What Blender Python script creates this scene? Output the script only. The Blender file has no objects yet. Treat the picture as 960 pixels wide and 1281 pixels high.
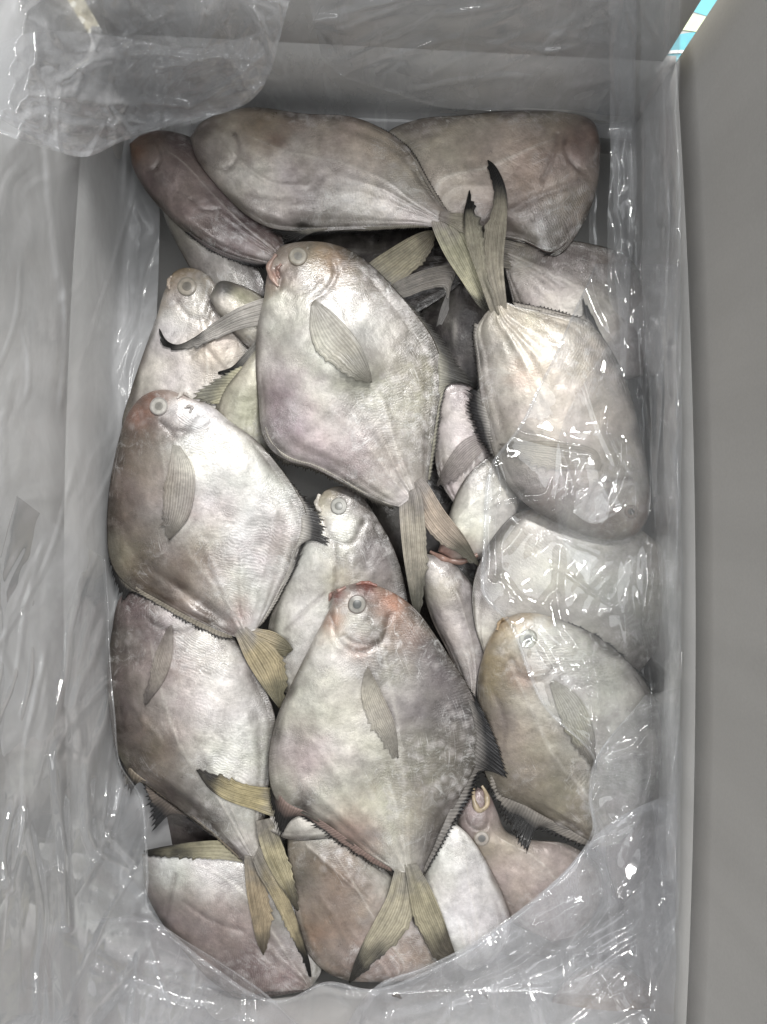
import bpy, math, random
import numpy as np
C = bpy.context.scene.collection
R = math.radians

# ------------------------------------------------------------------ camera, light, exposure
FPX, CAMZ = 1000.0, 0.65                       # focal length in photo pixels, camera height over z = 0
cam_d = bpy.data.cameras.new('camera'); cam = bpy.data.objects.new('camera', cam_d); C.objects.link(cam)
cam.location = (0, 0, CAMZ); cam.rotation_euler = (0, 0, 0)
cam_d.sensor_fit = 'VERTICAL'; cam_d.sensor_height = 24.0
cam_d.lens = 24.0 * FPX / 1281.0
cam_d.clip_start, cam_d.clip_end = 0.01, 100
sc = bpy.context.scene
sc.camera = cam
sc.view_settings.view_transform = 'Standard'; sc.view_settings.look = 'None'
sc.view_settings.exposure = 0.0; sc.view_settings.gamma = 1.0
sc.render.engine = 'CYCLES'
sc.cycles.max_bounces = 10; sc.cycles.transparent_max_bounces = 24
sc.cycles.diffuse_bounces = 4; sc.cycles.glossy_bounces = 4; sc.cycles.transmission_bounces = 6
sc.cycles.use_denoising = True

world = bpy.data.worlds.new('World'); sc.world = world; world.use_nodes = True
wb = world.node_tree.nodes['Background']; wb.inputs[0].default_value = (0.95, 0.98, 1.0, 1); wb.inputs[1].default_value = 0.19

def area(name, loc, target, sx, sy, watts, col):
    d = bpy.data.lights.new(name, 'AREA'); d.shape = 'RECTANGLE'; d.size = sx; d.size_y = sy; d.energy = watts; d.color = col
    o = bpy.data.objects.new(name, d); C.objects.link(o); o.location = loc
    import mathutils
    o.rotation_euler = (mathutils.Vector(target) - mathutils.Vector(loc)).to_track_quat('-Z', 'Y').to_euler()
    return o
area('ceiling_lamp', (0.42, 1.25, 1.68), (0, 0, 0), 0.6, 0.25, 50, (1.0, 0.985, 0.96))
area('overhead_fill', (0.1, -0.1, 2.4), (0, 0, 0), 2.0, 2.0, 25, (0.97, 0.985, 1.0))  # broad fill light added overhead to soften the shade

area('glint_light', (-1.15, -0.35, 1.8), (0, 0, 0), 0.07, 1.2, 11, (1.0, 0.99, 0.97))  # slim light added to put glints on the film
area('glint_light', (0.85, 0.25, 1.9), (0, 0, 0), 0.07, 1.2, 9, (1.0, 0.99, 0.97))  # second added glint light, from the right

# ------------------------------------------------------------------ helpers
def lin(c):
    c = np.asarray(c, float) / 255.0
    return np.where(c <= 0.04045, c / 12.92, ((c + 0.055) / 1.055) ** 2.4)

def at(px, py, z):
    d = (CAMZ - z) / FPX
    return np.stack([(px - 480.0) * d, (640.5 - py) * d, z + 0 * d], -1)

def smooth_poly(p, k=14):
    p = np.asarray(p, float)
    if len(p) < 3:
        t = np.linspace(0, 1, k)[:, None]; return p[0] * (1 - t) + p[-1] * t
    q = np.vstack([2 * p[0] - p[1], p, 2 * p[-1] - p[-2]]); out = []
    for i in range(1, len(q) - 2):
        p0, p1, p2, p3 = q[i - 1:i + 3]
        a = 0.5
        t01 = max(np.linalg.norm(p1 - p0), 1e-6) ** a; t12 = max(np.linalg.norm(p2 - p1), 1e-6) ** a; t23 = max(np.linalg.norm(p3 - p2), 1e-6) ** a
        m1 = p2 - p1 + t12 * ((p1 - p0) / t01 - (p2 - p0) / (t01 + t12))
        m2 = p2 - p1 + t12 * ((p3 - p2) / t23 - (p3 - p1) / (t12 + t23))
        t = np.linspace(0, 1, k, endpoint=False)[:, None]
        out.append((2 * p1 - 2 * p2 + m1 + m2) * t ** 3 + (-3 * p1 + 3 * p2 - 2 * m1 - m2) * t ** 2 + m1 * t + p1)
    out.append(q[-2][None]); return np.vstack(out)

def resample(p, us, smooth=True):
    p = smooth_poly(p) if smooth else np.asarray(p, float)
    s = np.r_[0, np.cumsum(np.linalg.norm(np.diff(p, axis=0), axis=1))]; s /= s[-1]
    return np.stack([np.interp(us, s, p[:, 0]), np.interp(us, s, p[:, 1])], -1)

def sstep(a, b, x):
    t = np.clip((x - a) / (b - a), 0, 1); return t * t * (3 - 2 * t)

_ng = {}
def vnoise(x, y, scale, seed):
    """smooth value noise in -1..1, x and y in photo pixels"""
    g = _ng.get(seed)
    if g is None: g = _ng[seed] = np.random.RandomState(seed).uniform(-1, 1, (128, 128))
    X = x / scale + 31.7 * (seed % 7); Y = y / scale + 17.3 * (seed % 5)
    i = np.floor(X).astype(int); j = np.floor(Y).astype(int); f = X - i; h = Y - j
    f = f * f * (3 - 2 * f); h = h * h * (3 - 2 * h); i0, i1, j0, j1 = i % 128, (i + 1) % 128, j % 128, (j + 1) % 128
    return (g[i0, j0] * (1 - f) + g[i1, j0] * f) * (1 - h) + (g[i0, j1] * (1 - f) + g[i1, j1] * f) * h
def fbm(x, y, scale, seed, o=3):
    return sum(vnoise(x, y, scale / 2 ** k, seed + 11 * k) * 0.55 ** k for k in range(o))

def polydist(x, y, pl):
    pl = smooth_poly(pl, 6); d = np.full(np.shape(x), 1e9)
    for a, b in zip(pl[:-1], pl[1:]):
        ab = b - a; L = ab @ ab + 1e-9
        t = np.clip(((x - a[0]) * ab[0] + (y - a[1]) * ab[1]) / L, 0, 1)
        d = np.minimum(d, np.hypot(x - a[0] - t * ab[0], y - a[1] - t * ab[1]))
    return d

# depth of the pile so far, on a grid over the picture (2 px cells)
CELL, MARG = 2.0, 120
HW, HH = int((960 + 2 * MARG) / CELL), int((1281 + 2 * MARG) / CELL)
H = np.full((HH, HW), -0.045)
def hidx(px, py):
    return np.clip(((py + MARG) / CELL).astype(int), 0, HH - 1), np.clip(((px + MARG) / CELL).astype(int), 0, HW - 1)
def hget(px, py, src=None): return (H if src is None else src)[hidx(px, py)]
COLM = np.zeros((HH, HW, 3)) + 0.3
def upsample(A, k):
    n, m = A.shape[:2]
    i = np.linspace(0, n - 1, (n - 1) * k + 1); j = np.linspace(0, m - 1, (m - 1) * k + 1)
    i0 = np.minimum(i.astype(int), n - 2); j0 = np.minimum(j.astype(int), m - 2); f = (i - i0)[:, None]; g = (j - j0)[None]
    return (A[i0][:, j0] * (1 - f) + A[i0 + 1][:, j0] * f) * (1 - g) + (A[i0][:, j0 + 1] * (1 - f) + A[i0 + 1][:, j0 + 1] * f) * g
def hput(px, py, z, k=5, col=None):
    X, Y, Z = upsample(px, k), upsample(py, k), upsample(z, k)
    np.maximum.at(H, hidx(X, Y), Z)
    if col is not None:
        for c in range(3): COLM[..., c][hidx(X, Y)] = upsample(col[..., c], k)
def blur(A, n):
    for _ in range(n):
        A = (np.pad(A, 1, 'edge')[:-2, 1:-1] + np.pad(A, 1, 'edge')[2:, 1:-1] + np.pad(A, 1, 'edge')[1:-1, :-2] + np.pad(A, 1, 'edge')[1:-1, 2:]) / 4
    return A
def membrane(pen, its, keep=0.992):
    L = pen.copy()
    for _ in range(its): L = np.maximum(pen, blur(L, 1) * keep)
    return blur(L, 3)

def link_mesh(name, verts, faces, mat, parent=None, origin=None, uv=None, col=None, smooth=True):
    me = bpy.data.meshes.new(name)
    v = np.asarray(verts, np.float32)
    if origin is not None: v = v - np.asarray(origin, np.float32)
    f = np.asarray(faces, np.int32)
    me.vertices.add(len(v)); me.vertices.foreach_set('co', v.ravel())
    k = f.shape[1]
    me.loops.add(f.size); me.loops.foreach_set('vertex_index', f.ravel())
    me.polygons.add(len(f)); me.polygons.foreach_set('loop_start', np.arange(0, f.size, k, dtype=np.int32))
    me.polygons.foreach_set('loop_total', np.full(len(f), k, np.int32))
    if smooth: me.polygons.foreach_set('use_smooth', np.ones(len(f), bool))
    if uv is not None:
        l = me.uv_layers.new(name='UVMap'); l.data.foreach_set('uv', np.asarray(uv, np.float32)[f.ravel()].ravel())
    if col is not None:
        a = me.color_attributes.new('tint', 'FLOAT_COLOR', 'POINT')
        a.data.foreach_set('color', np.c_[np.asarray(col, np.float32), np.ones(len(v), np.float32)].ravel())
    me.update(); me.validate()
    me.materials.append(mat)
    o = bpy.data.objects.new(name, me); C.objects.link(o)
    if parent is not None: o.parent = parent
    return o

def tag(o, label=None, cat=None, group=None, kind=None):
    if label: o['label'] = label
    if cat: o['category'] = cat
    if group: o['group'] = group
    if kind: o['kind'] = kind
    return o
def empty(name, loc):
    o = bpy.data.objects.new(name, None); C.objects.link(o); o.location = loc; o.empty_display_size = 0.02
    return o

def grid_faces(n, m, off=0):
    i, j = np.meshgrid(np.arange(n - 1), np.arange(m - 1), indexing='ij'); a = (i * m + j).ravel() + off
    return np.stack([a, a + 1, a + m + 1, a + m], -1)

def slab(px, py, z, th):
    """closed thin sheet over a grid of photo pixels: verts, faces, index of each vert in the grid"""
    n, m = px.shape; N = n * m
    top = at(px, py, z + th).reshape(-1, 3); bot = at(px, py, z - th).reshape(-1, 3)
    f = grid_faces(n, m); ring = np.r_[np.arange(m), np.arange(1, n) * m + m - 1, (n - 1) * m + np.arange(m - 2, -1, -1), np.arange(n - 2, 0, -1) * m]
    r2 = np.roll(ring, -1)
    faces = np.vstack([f[:, ::-1], f + N, np.stack([ring, r2, r2 + N, ring + N], -1)])
    return np.vstack([top, bot]), faces

# ------------------------------------------------------------------ materials
def new_mat(name):
    m = bpy.data.materials.new(name); m.use_nodes = True; nt = m.node_tree; nt.nodes.clear()
    return m, nt, nt.nodes.new('ShaderNodeOutputMaterial')
class NT:
    def __init__(s, nt): s.nt = nt
    def n(s, t, ins=None, **kw):
        x = s.nt.nodes.new(t)
        for k, v in kw.items(): setattr(x, k, v)
        for k, v in (ins or {}).items():
            if isinstance(v, bpy.types.NodeSocket): s.nt.links.new(v, x.inputs[k])
            else: x.inputs[k].default_value = v
        return x
    def math(s, op, a, b=0.0, c=0.0):
        return s.n('ShaderNodeMath', {0: a, 1: b, 2: c}, operation=op).outputs[0]
    def ramp(s, fac, a, b, lo=0.0, hi=1.0):
        return s.n('ShaderNodeMapRange', {'Value': fac, 'From Min': a, 'From Max': b, 'To Min': lo, 'To Max': hi}).outputs[0]
    def mix(s, fac, a, b, mode='MIX'):
        x = s.n('ShaderNodeMix', data_type='RGBA', blend_type=mode)
        for i, v in ((0, fac), (6, a), (7, b)):
            if isinstance(v, bpy.types.NodeSocket): s.nt.links.new(v, x.inputs[i])
            else: x.inputs[i].default_value = v
        return x.outputs[2]
    def noise(s, vec, scale, detail=3.0, rough=0.55, dist=0.0):
        return s.n('ShaderNodeTexNoise', {'Vector': vec, 'Scale': scale, 'Detail': detail, 'Roughness': rough, 'Distortion': dist}).outputs[0]

def skin_material():
    m, nt, out = new_mat('fish_skin'); t = NT(nt)
    tc = t.n('ShaderNodeTexCoord'); obj = tc.outputs['Object']; uv = t.n('ShaderNodeSeparateXYZ', {0: tc.outputs['UV']})
    U, V = uv.outputs[0], uv.outputs[1]
    col = t.n('ShaderNodeVertexColor', layer_name='tint').outputs[0]
    n_mid = t.noise(obj, 90, 5, 0.62); n_fine = t.noise(obj, 330, 5, 0.72); n_big = t.noise(obj, 26, 4, 0.6, 0.6)
    # muscle bands: fine chevrons across the flank
    va = t.math('ABSOLUTE', t.math('SUBTRACT', V, 0.5))
    ph = t.math('ADD', t.math('MULTIPLY', U, 92.0), t.math('MULTIPLY', va, -26.0))
    ph = t.math('ADD', ph, t.math('MULTIPLY', n_big, 9.0))
    band = t.math('SINE', t.math('MULTIPLY', ph, 6.2832))
    bandmask = t.ramp(t.noise(obj, 14, 2), 0.42, 0.62)
    # fin-ray muscles along both edges
    ray = t.math('SINE', t.math('ADD', t.math('MULTIPLY', U, 820.0), t.math('MULTIPLY', n_mid, 4.0)))
    raymask = t.math('MULTIPLY', t.math('MULTIPLY', t.ramp(va, 0.30, 0.46), t.ramp(U, 0.35, 0.5)), t.ramp(t.noise(obj, 22, 2), 0.40, 0.62))
    # small scales
    vor = t.n('ShaderNodeTexVoronoi', {'Vector': obj, 'Scale': 900.0}, feature='F1').outputs[0]
    scmask = t.ramp(t.noise(obj, 30, 3), 0.5, 0.62)
    # colour: pigment times fine mottling
    f1 = t.ramp(n_mid, 0.3, 0.72, 0.82, 1.10); f2 = t.ramp(n_fine, 0.3, 0.7, 0.83, 1.11)
    f3 = t.math('ADD', 1.0, t.math('MULTIPLY', t.math('MULTIPLY', band, bandmask), 0.045))
    f4 = t.math('SUBTRACT', 1.0, t.math('MULTIPLY', t.math('MULTIPLY', t.ramp(vor, 0.25, 0.6, 1.0, 0.0), scmask), 0.20))
    f5 = t.math('ADD', 1.0, t.math('MULTIPLY', t.math('MULTIPLY', ray, raymask), 0.05))
    f = t.math('MULTIPLY', t.math('MULTIPLY', f1, f2), t.math('MULTIPLY', t.math('MULTIPLY', f3, f4), f5))
    c = t.mix(1.0, col, t.n('ShaderNodeCombineXYZ', {0: f, 1: f, 2: f}).outputs[0], 'MULTIPLY')
    # dried whitish slime in ragged films, pink and olive staining
    sl = t.math('MULTIPLY', t.ramp(t.noise(obj, 75, 9, 0.78, 1.4), 0.52, 0.66, 0.0, 0.45), t.ramp(t.noise(obj, 13, 3), 0.46, 0.60))
    c = t.mix(sl, c, (0.68, 0.68, 0.67, 1))
    pk = t.ramp(t.noise(t.n('ShaderNodeVectorMath', {0: obj, 1: (3.1, 1.7, 0.4)}, operation='ADD').outputs[0], 20, 4, 0.6), 0.52, 0.75, 0.0, 0.12)
    c = t.mix(pk, c, (0.38, 0.32, 0.33, 1))
    ol = t.ramp(t.noise(t.n('ShaderNodeVectorMath', {0: obj, 1: (7.1, 4.7, 1.4)}, operation='ADD').outputs[0], 17, 4, 0.6), 0.52, 0.75, 0.0, 0.22)
    c = t.mix(ol, c, (0.33, 0.32, 0.26, 1))
    cell = t.n('ShaderNodeTexVoronoi', {'Vector': obj, 'Scale': 105.0, 'Smoothness': .4}, feature='SMOOTH_F1').outputs[0]
    cm = t.math('MULTIPLY', t.ramp(cell, 0.18, 0.50, 0.34, 0.0), t.ramp(t.noise(obj, 19, 3), 0.50, 0.62))
    c = t.mix(cm, c, (0.50, 0.47, 0.46, 1))
    # brown clouds
    bc = t.ramp(t.noise(t.n('ShaderNodeVectorMath', {0: obj, 1: (1.3, 9.2, 2.2)}, operation='ADD').outputs[0], 33, 6, 0.68, 0.5), 0.50, 0.74, 0.0, 0.42)
    c = t.mix(bc, c, (0.20, 0.175, 0.165, 1))
    # scrapes along the flank
    scr = t.noise(t.n('ShaderNodeMapping', {'Vector': tc.outputs['UV'], 'Scale': (9, 150, 1), 'Rotation': (0, 0, 0.12)}).outputs[0], 1.0, 3, 0.6, 0.4)
    scm = t.math('MULTIPLY', t.ramp(scr, 0.60, 0.70, 0.0, 0.45), t.ramp(t.noise(obj, 24, 3), 0.48, 0.60))
    c = t.mix(scm, c, (0.62, 0.61, 0.60, 1))
    # tiny dark specks
    sp = t.n('ShaderNodeTexVoronoi', {'Vector': obj, 'Scale': 190.0}, feature='F1')
    spk = t.math('MULTIPLY', t.ramp(sp.outputs[0], 0.05, 0.11, 0.5, 0.0), t.ramp(t.noise(obj, 38, 2), 0.55, 0.65))
    c = t.mix(spk, c, (0.06, 0.06, 0.055, 1))
    h = t.math('ADD', t.math('MULTIPLY', n_fine, 0.55), t.math('MULTIPLY', n_mid, 0.9))
    h = t.math('ADD', h, t.math('MULTIPLY', t.math('MULTIPLY', band, bandmask), 0.07))
    h = t.math('ADD', h, t.math('MULTIPLY', t.math('MULTIPLY', ray, raymask), 0.07))
    h = t.math('SUBTRACT', h, t.math('MULTIPLY', t.math('MULTIPLY', vor, scmask), 0.30))
    bp = t.n('ShaderNodeBump', {'Strength': 0.62, 'Distance': 0.0013, 'Height': h}).outputs[0]
    h2 = t.noise(obj, 240, 5, 0.7)
    bp2 = t.n('ShaderNodeBump', {'Strength': 0.35, 'Distance': 0.0012, 'Height': h2}).outputs[0]
    rough = t.ramp(n_mid, 0.3, 0.7, 0.27, 0.50)
    b = t.n('ShaderNodeBsdfPrincipled', {'Base Color': c, 'Roughness': rough, 'Normal': bp, 'Metallic': 0.21, 'Specular IOR Level': 0.5})
    nt.links.new(t.ramp(t.noise(obj, 18, 3), 0.42, 0.62, 0.05, 0.75), b.inputs['Coat Weight']); b.inputs['Coat Roughness'].default_value = 0.13
    nt.links.new(bp2, b.inputs['Coat Normal'])
    nt.links.new(b.outputs[0], out.inputs[0])
    return m

def fin_material():
    m, nt, out = new_mat('fish_fin'); t = NT(nt)
    tc = t.n('ShaderNodeTexCoord'); obj = tc.outputs['Object']; uv = t.n('ShaderNodeSeparateXYZ', {0: tc.outputs['UV']})
    U, V = uv.outputs[0], uv.outputs[1]
    col = t.n('ShaderNodeVertexColor', layer_name='tint').outputs[0]
    wob = t.noise(obj, 60, 3)
    ray = t.math('SINE', t.math('ADD', t.math('MULTIPLY', U, 6.2832), t.math('MULTIPLY', wob, 1.5)))
    ray2 = t.math('SINE', t.math('ADD', t.math('MULTIPLY', U, 15.7), t.math('MULTIPLY', wob, 3.5)))
    r = t.math('ADD', t.math('MULTIPLY', ray, 0.62), t.math('MULTIPLY', ray2, 0.38))
    nf = t.noise(obj, 260, 4, 0.65)
    f = t.math('MULTIPLY', t.ramp(r, -1, 1, 0.80, 1.16), t.ramp(nf, 0.3, 0.7, 0.78, 1.16))
    c = t.mix(1.0, col, t.n('ShaderNodeCombineXYZ', {0: f, 1: f, 2: f}).outputs[0], 'MULTIPLY')
    h = t.math('ADD', t.math('MULTIPLY', r, 0.45), t.math('MULTIPLY', nf, 0.5))
    bp = t.n('ShaderNodeBump', {'Strength': 0.6, 'Distance': 0.0009, 'Height': h}).outputs[0]
    b = t.n('ShaderNodeBsdfPrincipled', {'Base Color': c, 'Roughness': 0.42, 'Normal': bp})
    b.inputs['Coat Weight'].default_value = 0.12; b.inputs['Coat Roughness'].default_value = 0.15
    tl = t.n('ShaderNodeBsdfTranslucent', {'Color': c, 'Normal': bp}); tp = t.n('ShaderNodeBsdfTransparent', {0: (0.9, 0.86, 0.76, 1)})
    m1 = t.n('ShaderNodeMixShader', {0: 0.18, 1: b.outputs[0], 2: tl.outputs[0]})
    m2 = t.n('ShaderNodeMixShader', {0: t.ramp(r, -1, 1, 0.16, 0.03), 1: m1.outputs[0], 2: tp.outputs[0]})
    nt.links.new(m2.outputs[0], out.inputs[0])
    return m

def eye_material():
    m, nt, out = new_mat('fish_eye'); t = NT(nt)
    obj = t.n('ShaderNodeTexCoord').outputs['Object']
    col = t.n('ShaderNodeVertexColor', layer_name='tint').outputs[0]
    f = t.ramp(t.noise(obj, 300, 4), 0.3, 0.7, 0.82, 1.15)
    c = t.mix(1.0, col, t.n('ShaderNodeCombineXYZ', {0: f, 1: f, 2: f}).outputs[0], 'MULTIPLY')
    b = t.n('ShaderNodeBsdfPrincipled', {'Base Color': c, 'Roughness': 0.38})
    b.inputs['Coat Weight'].default_value = 0.12; b.inputs['Coat Roughness'].default_value = 0.25
    nt.links.new(b.outputs[0], out.inputs[0]); return m

def film_material(name, haze, gloss_rough=0.09, tint=(0.86, 0.87, 0.89), gloss=0.7, streaky=1.0):
    m, nt, out = new_mat(name); t = NT(nt)
    obj = t.n('ShaderNodeTexCoord').outputs['Object']
    hz = t.ramp(t.noise(obj, 9, 4, 0.6, 1.2), 0.32, 0.72, haze * 0.75, haze * 1.15)
    streak = t.n('ShaderNodeMapping', {'Vector': obj, 'Scale': (55, 5, 14)}).outputs[0]
    hz = t.math('ADD', hz, t.ramp(t.noise(streak, 1.0, 5, 0.62), 0.52, 0.80, 0.0, haze * streaky))
    tr = t.n('ShaderNodeBsdfTransparent', {0: (0.97, 0.975, 0.98, 1)})
    gl = t.n('ShaderNodeBsdfGlossy', {'Color': (1, 1, 1, 1), 'Roughness': gloss_rough})
    lw = t.n('ShaderNodeLayerWeight', {'Blend': 0.5}).outputs['Facing']
    fr = t.math('MULTIPLY', t.math('ADD', 0.055, t.math('MULTIPLY', t.math('POWER', lw, 4.0), 0.30)), gloss)
    m1 = t.n('ShaderNodeMixShader', {0: fr, 1: tr.outputs[0], 2: gl.outputs[0]})
    df = t.n('ShaderNodeBsdfDiffuse', {'Color': (*tint, 1)}); tl = t.n('ShaderNodeBsdfTranslucent', {'Color': (*tint, 1)})
    m2 = t.n('ShaderNodeMixShader', {0: 0.45, 1: df.outputs[0], 2: tl.outputs[0]})
    m3 = t.n('ShaderNodeMixShader', {0: hz, 1: m1.outputs[0], 2: m2.outputs[0]})
    nt.links.new(m3.outputs[0], out.inputs[0]); return m

def board_material():
    m, nt, out = new_mat('grey_board'); t = NT(nt)
    obj = t.n('ShaderNodeTexCoord').outputs['Object']
    band = t.noise(t.n('ShaderNodeMapping', {'Vector': obj, 'Scale': (18, 18, 2.0)}).outputs[0], 1.0, 3, 0.5)
    f = t.math('MULTIPLY', t.ramp(band, 0.3, 0.7, 0.93, 1.06), t.ramp(t.noise(obj, 500, 3), 0.3, 0.7, 0.96, 1.03))
    c = t.mix(1.0, (0.50, 0.492, 0.477, 1), t.n('ShaderNodeCombineXYZ', {0: f, 1: f, 2: f}).outputs[0], 'MULTIPLY')
    bp = t.n('ShaderNodeBump', {'Strength': 0.3, 'Distance': 0.002, 'Height': t.noise(obj, 25, 4)}).outputs[0]
    b = t.n('ShaderNodeBsdfPrincipled', {'Base Color': c, 'Roughness': 0.62, 'Normal': bp})
    nt.links.new(b.outputs[0], out.inputs[0]); return m

def plain(name, c, rough=0.5):
    m, nt, out = new_mat(name); t = NT(nt)
    obj = t.n('ShaderNodeTexCoord').outputs['Object']
    f = t.ramp(t.noise(obj, 120, 4), 0.3, 0.7, 0.9, 1.08)
    cc = t.mix(1.0, (*c, 1), t.n('ShaderNodeCombineXYZ', {0: f, 1: f, 2: f}).outputs[0], 'MULTIPLY')
    b = t.n('ShaderNodeBsdfPrincipled', {'Base Color': cc, 'Roughness': rough})
    nt.links.new(b.outputs[0], out.inputs[0]); return m

def terrazzo():
    m, nt, out = new_mat('speckled_floor'); t = NT(nt)
    obj = t.n('ShaderNodeTexCoord').outputs['Object']
    v = t.n('ShaderNodeTexVoronoi', {'Vector': obj, 'Scale': 170.0}, feature='F1')
    s = t.n('ShaderNodeSeparateXYZ', {0: v.outputs['Color']}).outputs[0]
    c = t.mix(t.ramp(s, 0.45, 0.75), (0.55, 0.50, 0.36, 1), (0.25, 0.22, 0.14, 1))
    c = t.mix(t.ramp(s, 0.86, 0.88), c, (0.75, 0.72, 0.62, 1))
    b = t.n('ShaderNodeBsdfPrincipled', {'Base Color': c, 'Roughness': 0.45})
    nt.links.new(b.outputs[0], out.inputs[0]); return m

M_SKIN, M_FIN, M_EYE, M_BOARD = skin_material(), fin_material(), eye_material(), board_material()

# ------------------------------------------------------------------ the setting and the carton
def quad_panel(name, a, b, za, zb, th, parent, mat, lean=0.0, origin=(0, 0, 0), n=24, bulge=0.0, ins=0.0):
    """upright board from point a to b (xy), between heights za and zb; the board's thickness lies on its outer side"""
    a, b = np.array(a, float), np.array(b, float); d = b - a; L = np.linalg.norm(d); d /= L
    nrm = np.array([d[1], -d[0]])
    if nrm @ ((a + b) / 2) < 0: nrm = -nrm
    s = np.linspace(0, 1, n); h = np.linspace(0, 1, 6)
    S, T = np.meshgrid(s, h, indexing='ij')
    def face(off):
        w = off + lean * T * (zb - za) + bulge * (4 * S * (1 - S))
        pos = a + (ins + S[..., None] * (L - 2 * ins)) * d + w[..., None] * nrm
        return np.concatenate([pos, (za + T * (zb - za))[..., None]], -1).reshape(-1, 3)
    v = np.vstack([face(0), face(th)]); N = n * 6
    f = grid_faces(n, 6); m = 6
    ring = np.r_[np.arange(m), np.arange(1, n) * m + m - 1, (n - 1) * m + np.arange(m - 2, -1, -1), np.arange(n - 2, 0, -1) * m]; r2 = np.roll(ring, -1)
    return link_mesh(name, v, np.vstack([f[:, ::-1], f + N, np.stack([ring, r2, r2 + N, ring + N], -1)]), mat, parent, origin, smooth=False)

ZF, ZR = -0.13, 0.03
fl = link_mesh('floor', [(-4, -4, ZF - 0.012), (4, -4, ZF - 0.012), (4, 4, ZF - 0.012), (-4, 4, ZF - 0.012)], [(0, 1, 2, 3)], terrazzo()); tag(fl, kind='structure')

TL, TR, BL, BR = (-0.227, 0.372), (0.227, 0.349), (-0.233, -0.432), (0.233, -0.432)
box = empty('carton', (0, 0, ZF))
tag(box, 'open grey carton with upright flaps holding the bag of fish', 'box')
bo = (0, 0, ZF)
link_mesh('bottom_panel', [(x + g, y + (.03 if y > 0 else -.03), ZF + q) for q in (-.001, -.006) for (x, y), g in ((TL, -.03), (TR, .03), (BR, .03), (BL, -.03))],
          [(0, 3, 2, 1), (4, 5, 6, 7), (0, 1, 5, 4), (1, 2, 6, 5), (2, 3, 7, 6), (3, 0, 4, 7)], M_BOARD, box, bo, smooth=False)
for a, b, bul in ((TL, TR, 0), (TR, BR, .012), (BR, BL, 0), (BL, TL, .018)):
    quad_panel('wall_panel', a, b, ZF, ZR - .0003, 0.005, box, M_BOARD, 0, bo, bulge=bul)
for a, b, zt, lean, bul, ins in ((TL, TR, 0.215, 0.004, 0, 0.010), (TR, BR, 0.205, 0.006, .012, 0.0), (BR, BL, 0.185, 0.25, 0, 0.006), (BL, TL, 0.205, 0.004, .018, 0.004)):
    quad_panel('flap', a, b, ZR, zt, 0.005, box, M_BOARD, lean, bo, bulge=bul, ins=ins)

# printed sheet seen through the corner gap
def printed_sheet():
    x0, x1, y0, y1, z = 0.255, 0.52, 0.375, 0.72, -0.10
    root = empty('printed_box', (x0, y0, ZF))
    tag(root, 'box with turquoise and white printed top glimpsed through the corner gap', 'box')
    o3 = (x0, y0, ZF)
    link_mesh('body', [(x, y, q) for q in (ZF - .011, z) for x, y in ((x0, y0), (x1, y0), (x1, y1), (x0, y1))],
              [(0, 3, 2, 1), (4, 5, 6, 7), (0, 1, 5, 4), (1, 2, 6, 5), (2, 3, 7, 6), (3, 0, 4, 7)], plain('white_card', (0.78, 0.80, 0.78)), root, o3, smooth=False)
    def wave(name, ya, wid, amp, ph, c, k):
        s = np.linspace(0, 1, 40); x = x0 + .002 + s * (x1 - x0 - .004)
        yc = ya + amp * np.sin(s * 9 + ph)
        v = np.vstack([np.c_[x, yc - wid / 2, np.full(40, z + .0006 * k)], np.c_[x, yc + wid / 2, np.full(40, z + .0006 * k)]])
        i = np.arange(39)
        link_mesh('print', v, np.stack([i, i + 1, i + 41, i + 40], -1), plain(name, c), root, o3, smooth=False)
    wave('turquoise_ink', 0.425, 0.030, 0.010, 0.2, (0.10, 0.42, 0.50), 1)
    wave('pale_green_ink', 0.452, 0.016, 0.008, 1.1, (0.62, 0.74, 0.48), 2)
    wave('turquoise_ink', 0.480, 0.022, 0.009, 2.0, (0.14, 0.48, 0.56), 1)
    wave('white_ink', 0.420, 0.003, 0.011, 0.9, (0.85, 0.86, 0.84), 3)
    wave('turquoise_ink', 0.53, 0.02, 0.01, 2.8, (0.16, 0.50, 0.58), 1)
printed_sheet()

# ------------------------------------------------------------------ fish
BELLY, BACK, PINK, OLIVE, DARK = (190, 187, 180), (150, 142, 138), (176, 156, 160), (158, 150, 122), (52, 50, 50)
rng = np.random.RandomState(7)
GROUP = 'pomfrets packed in the carton'

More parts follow.
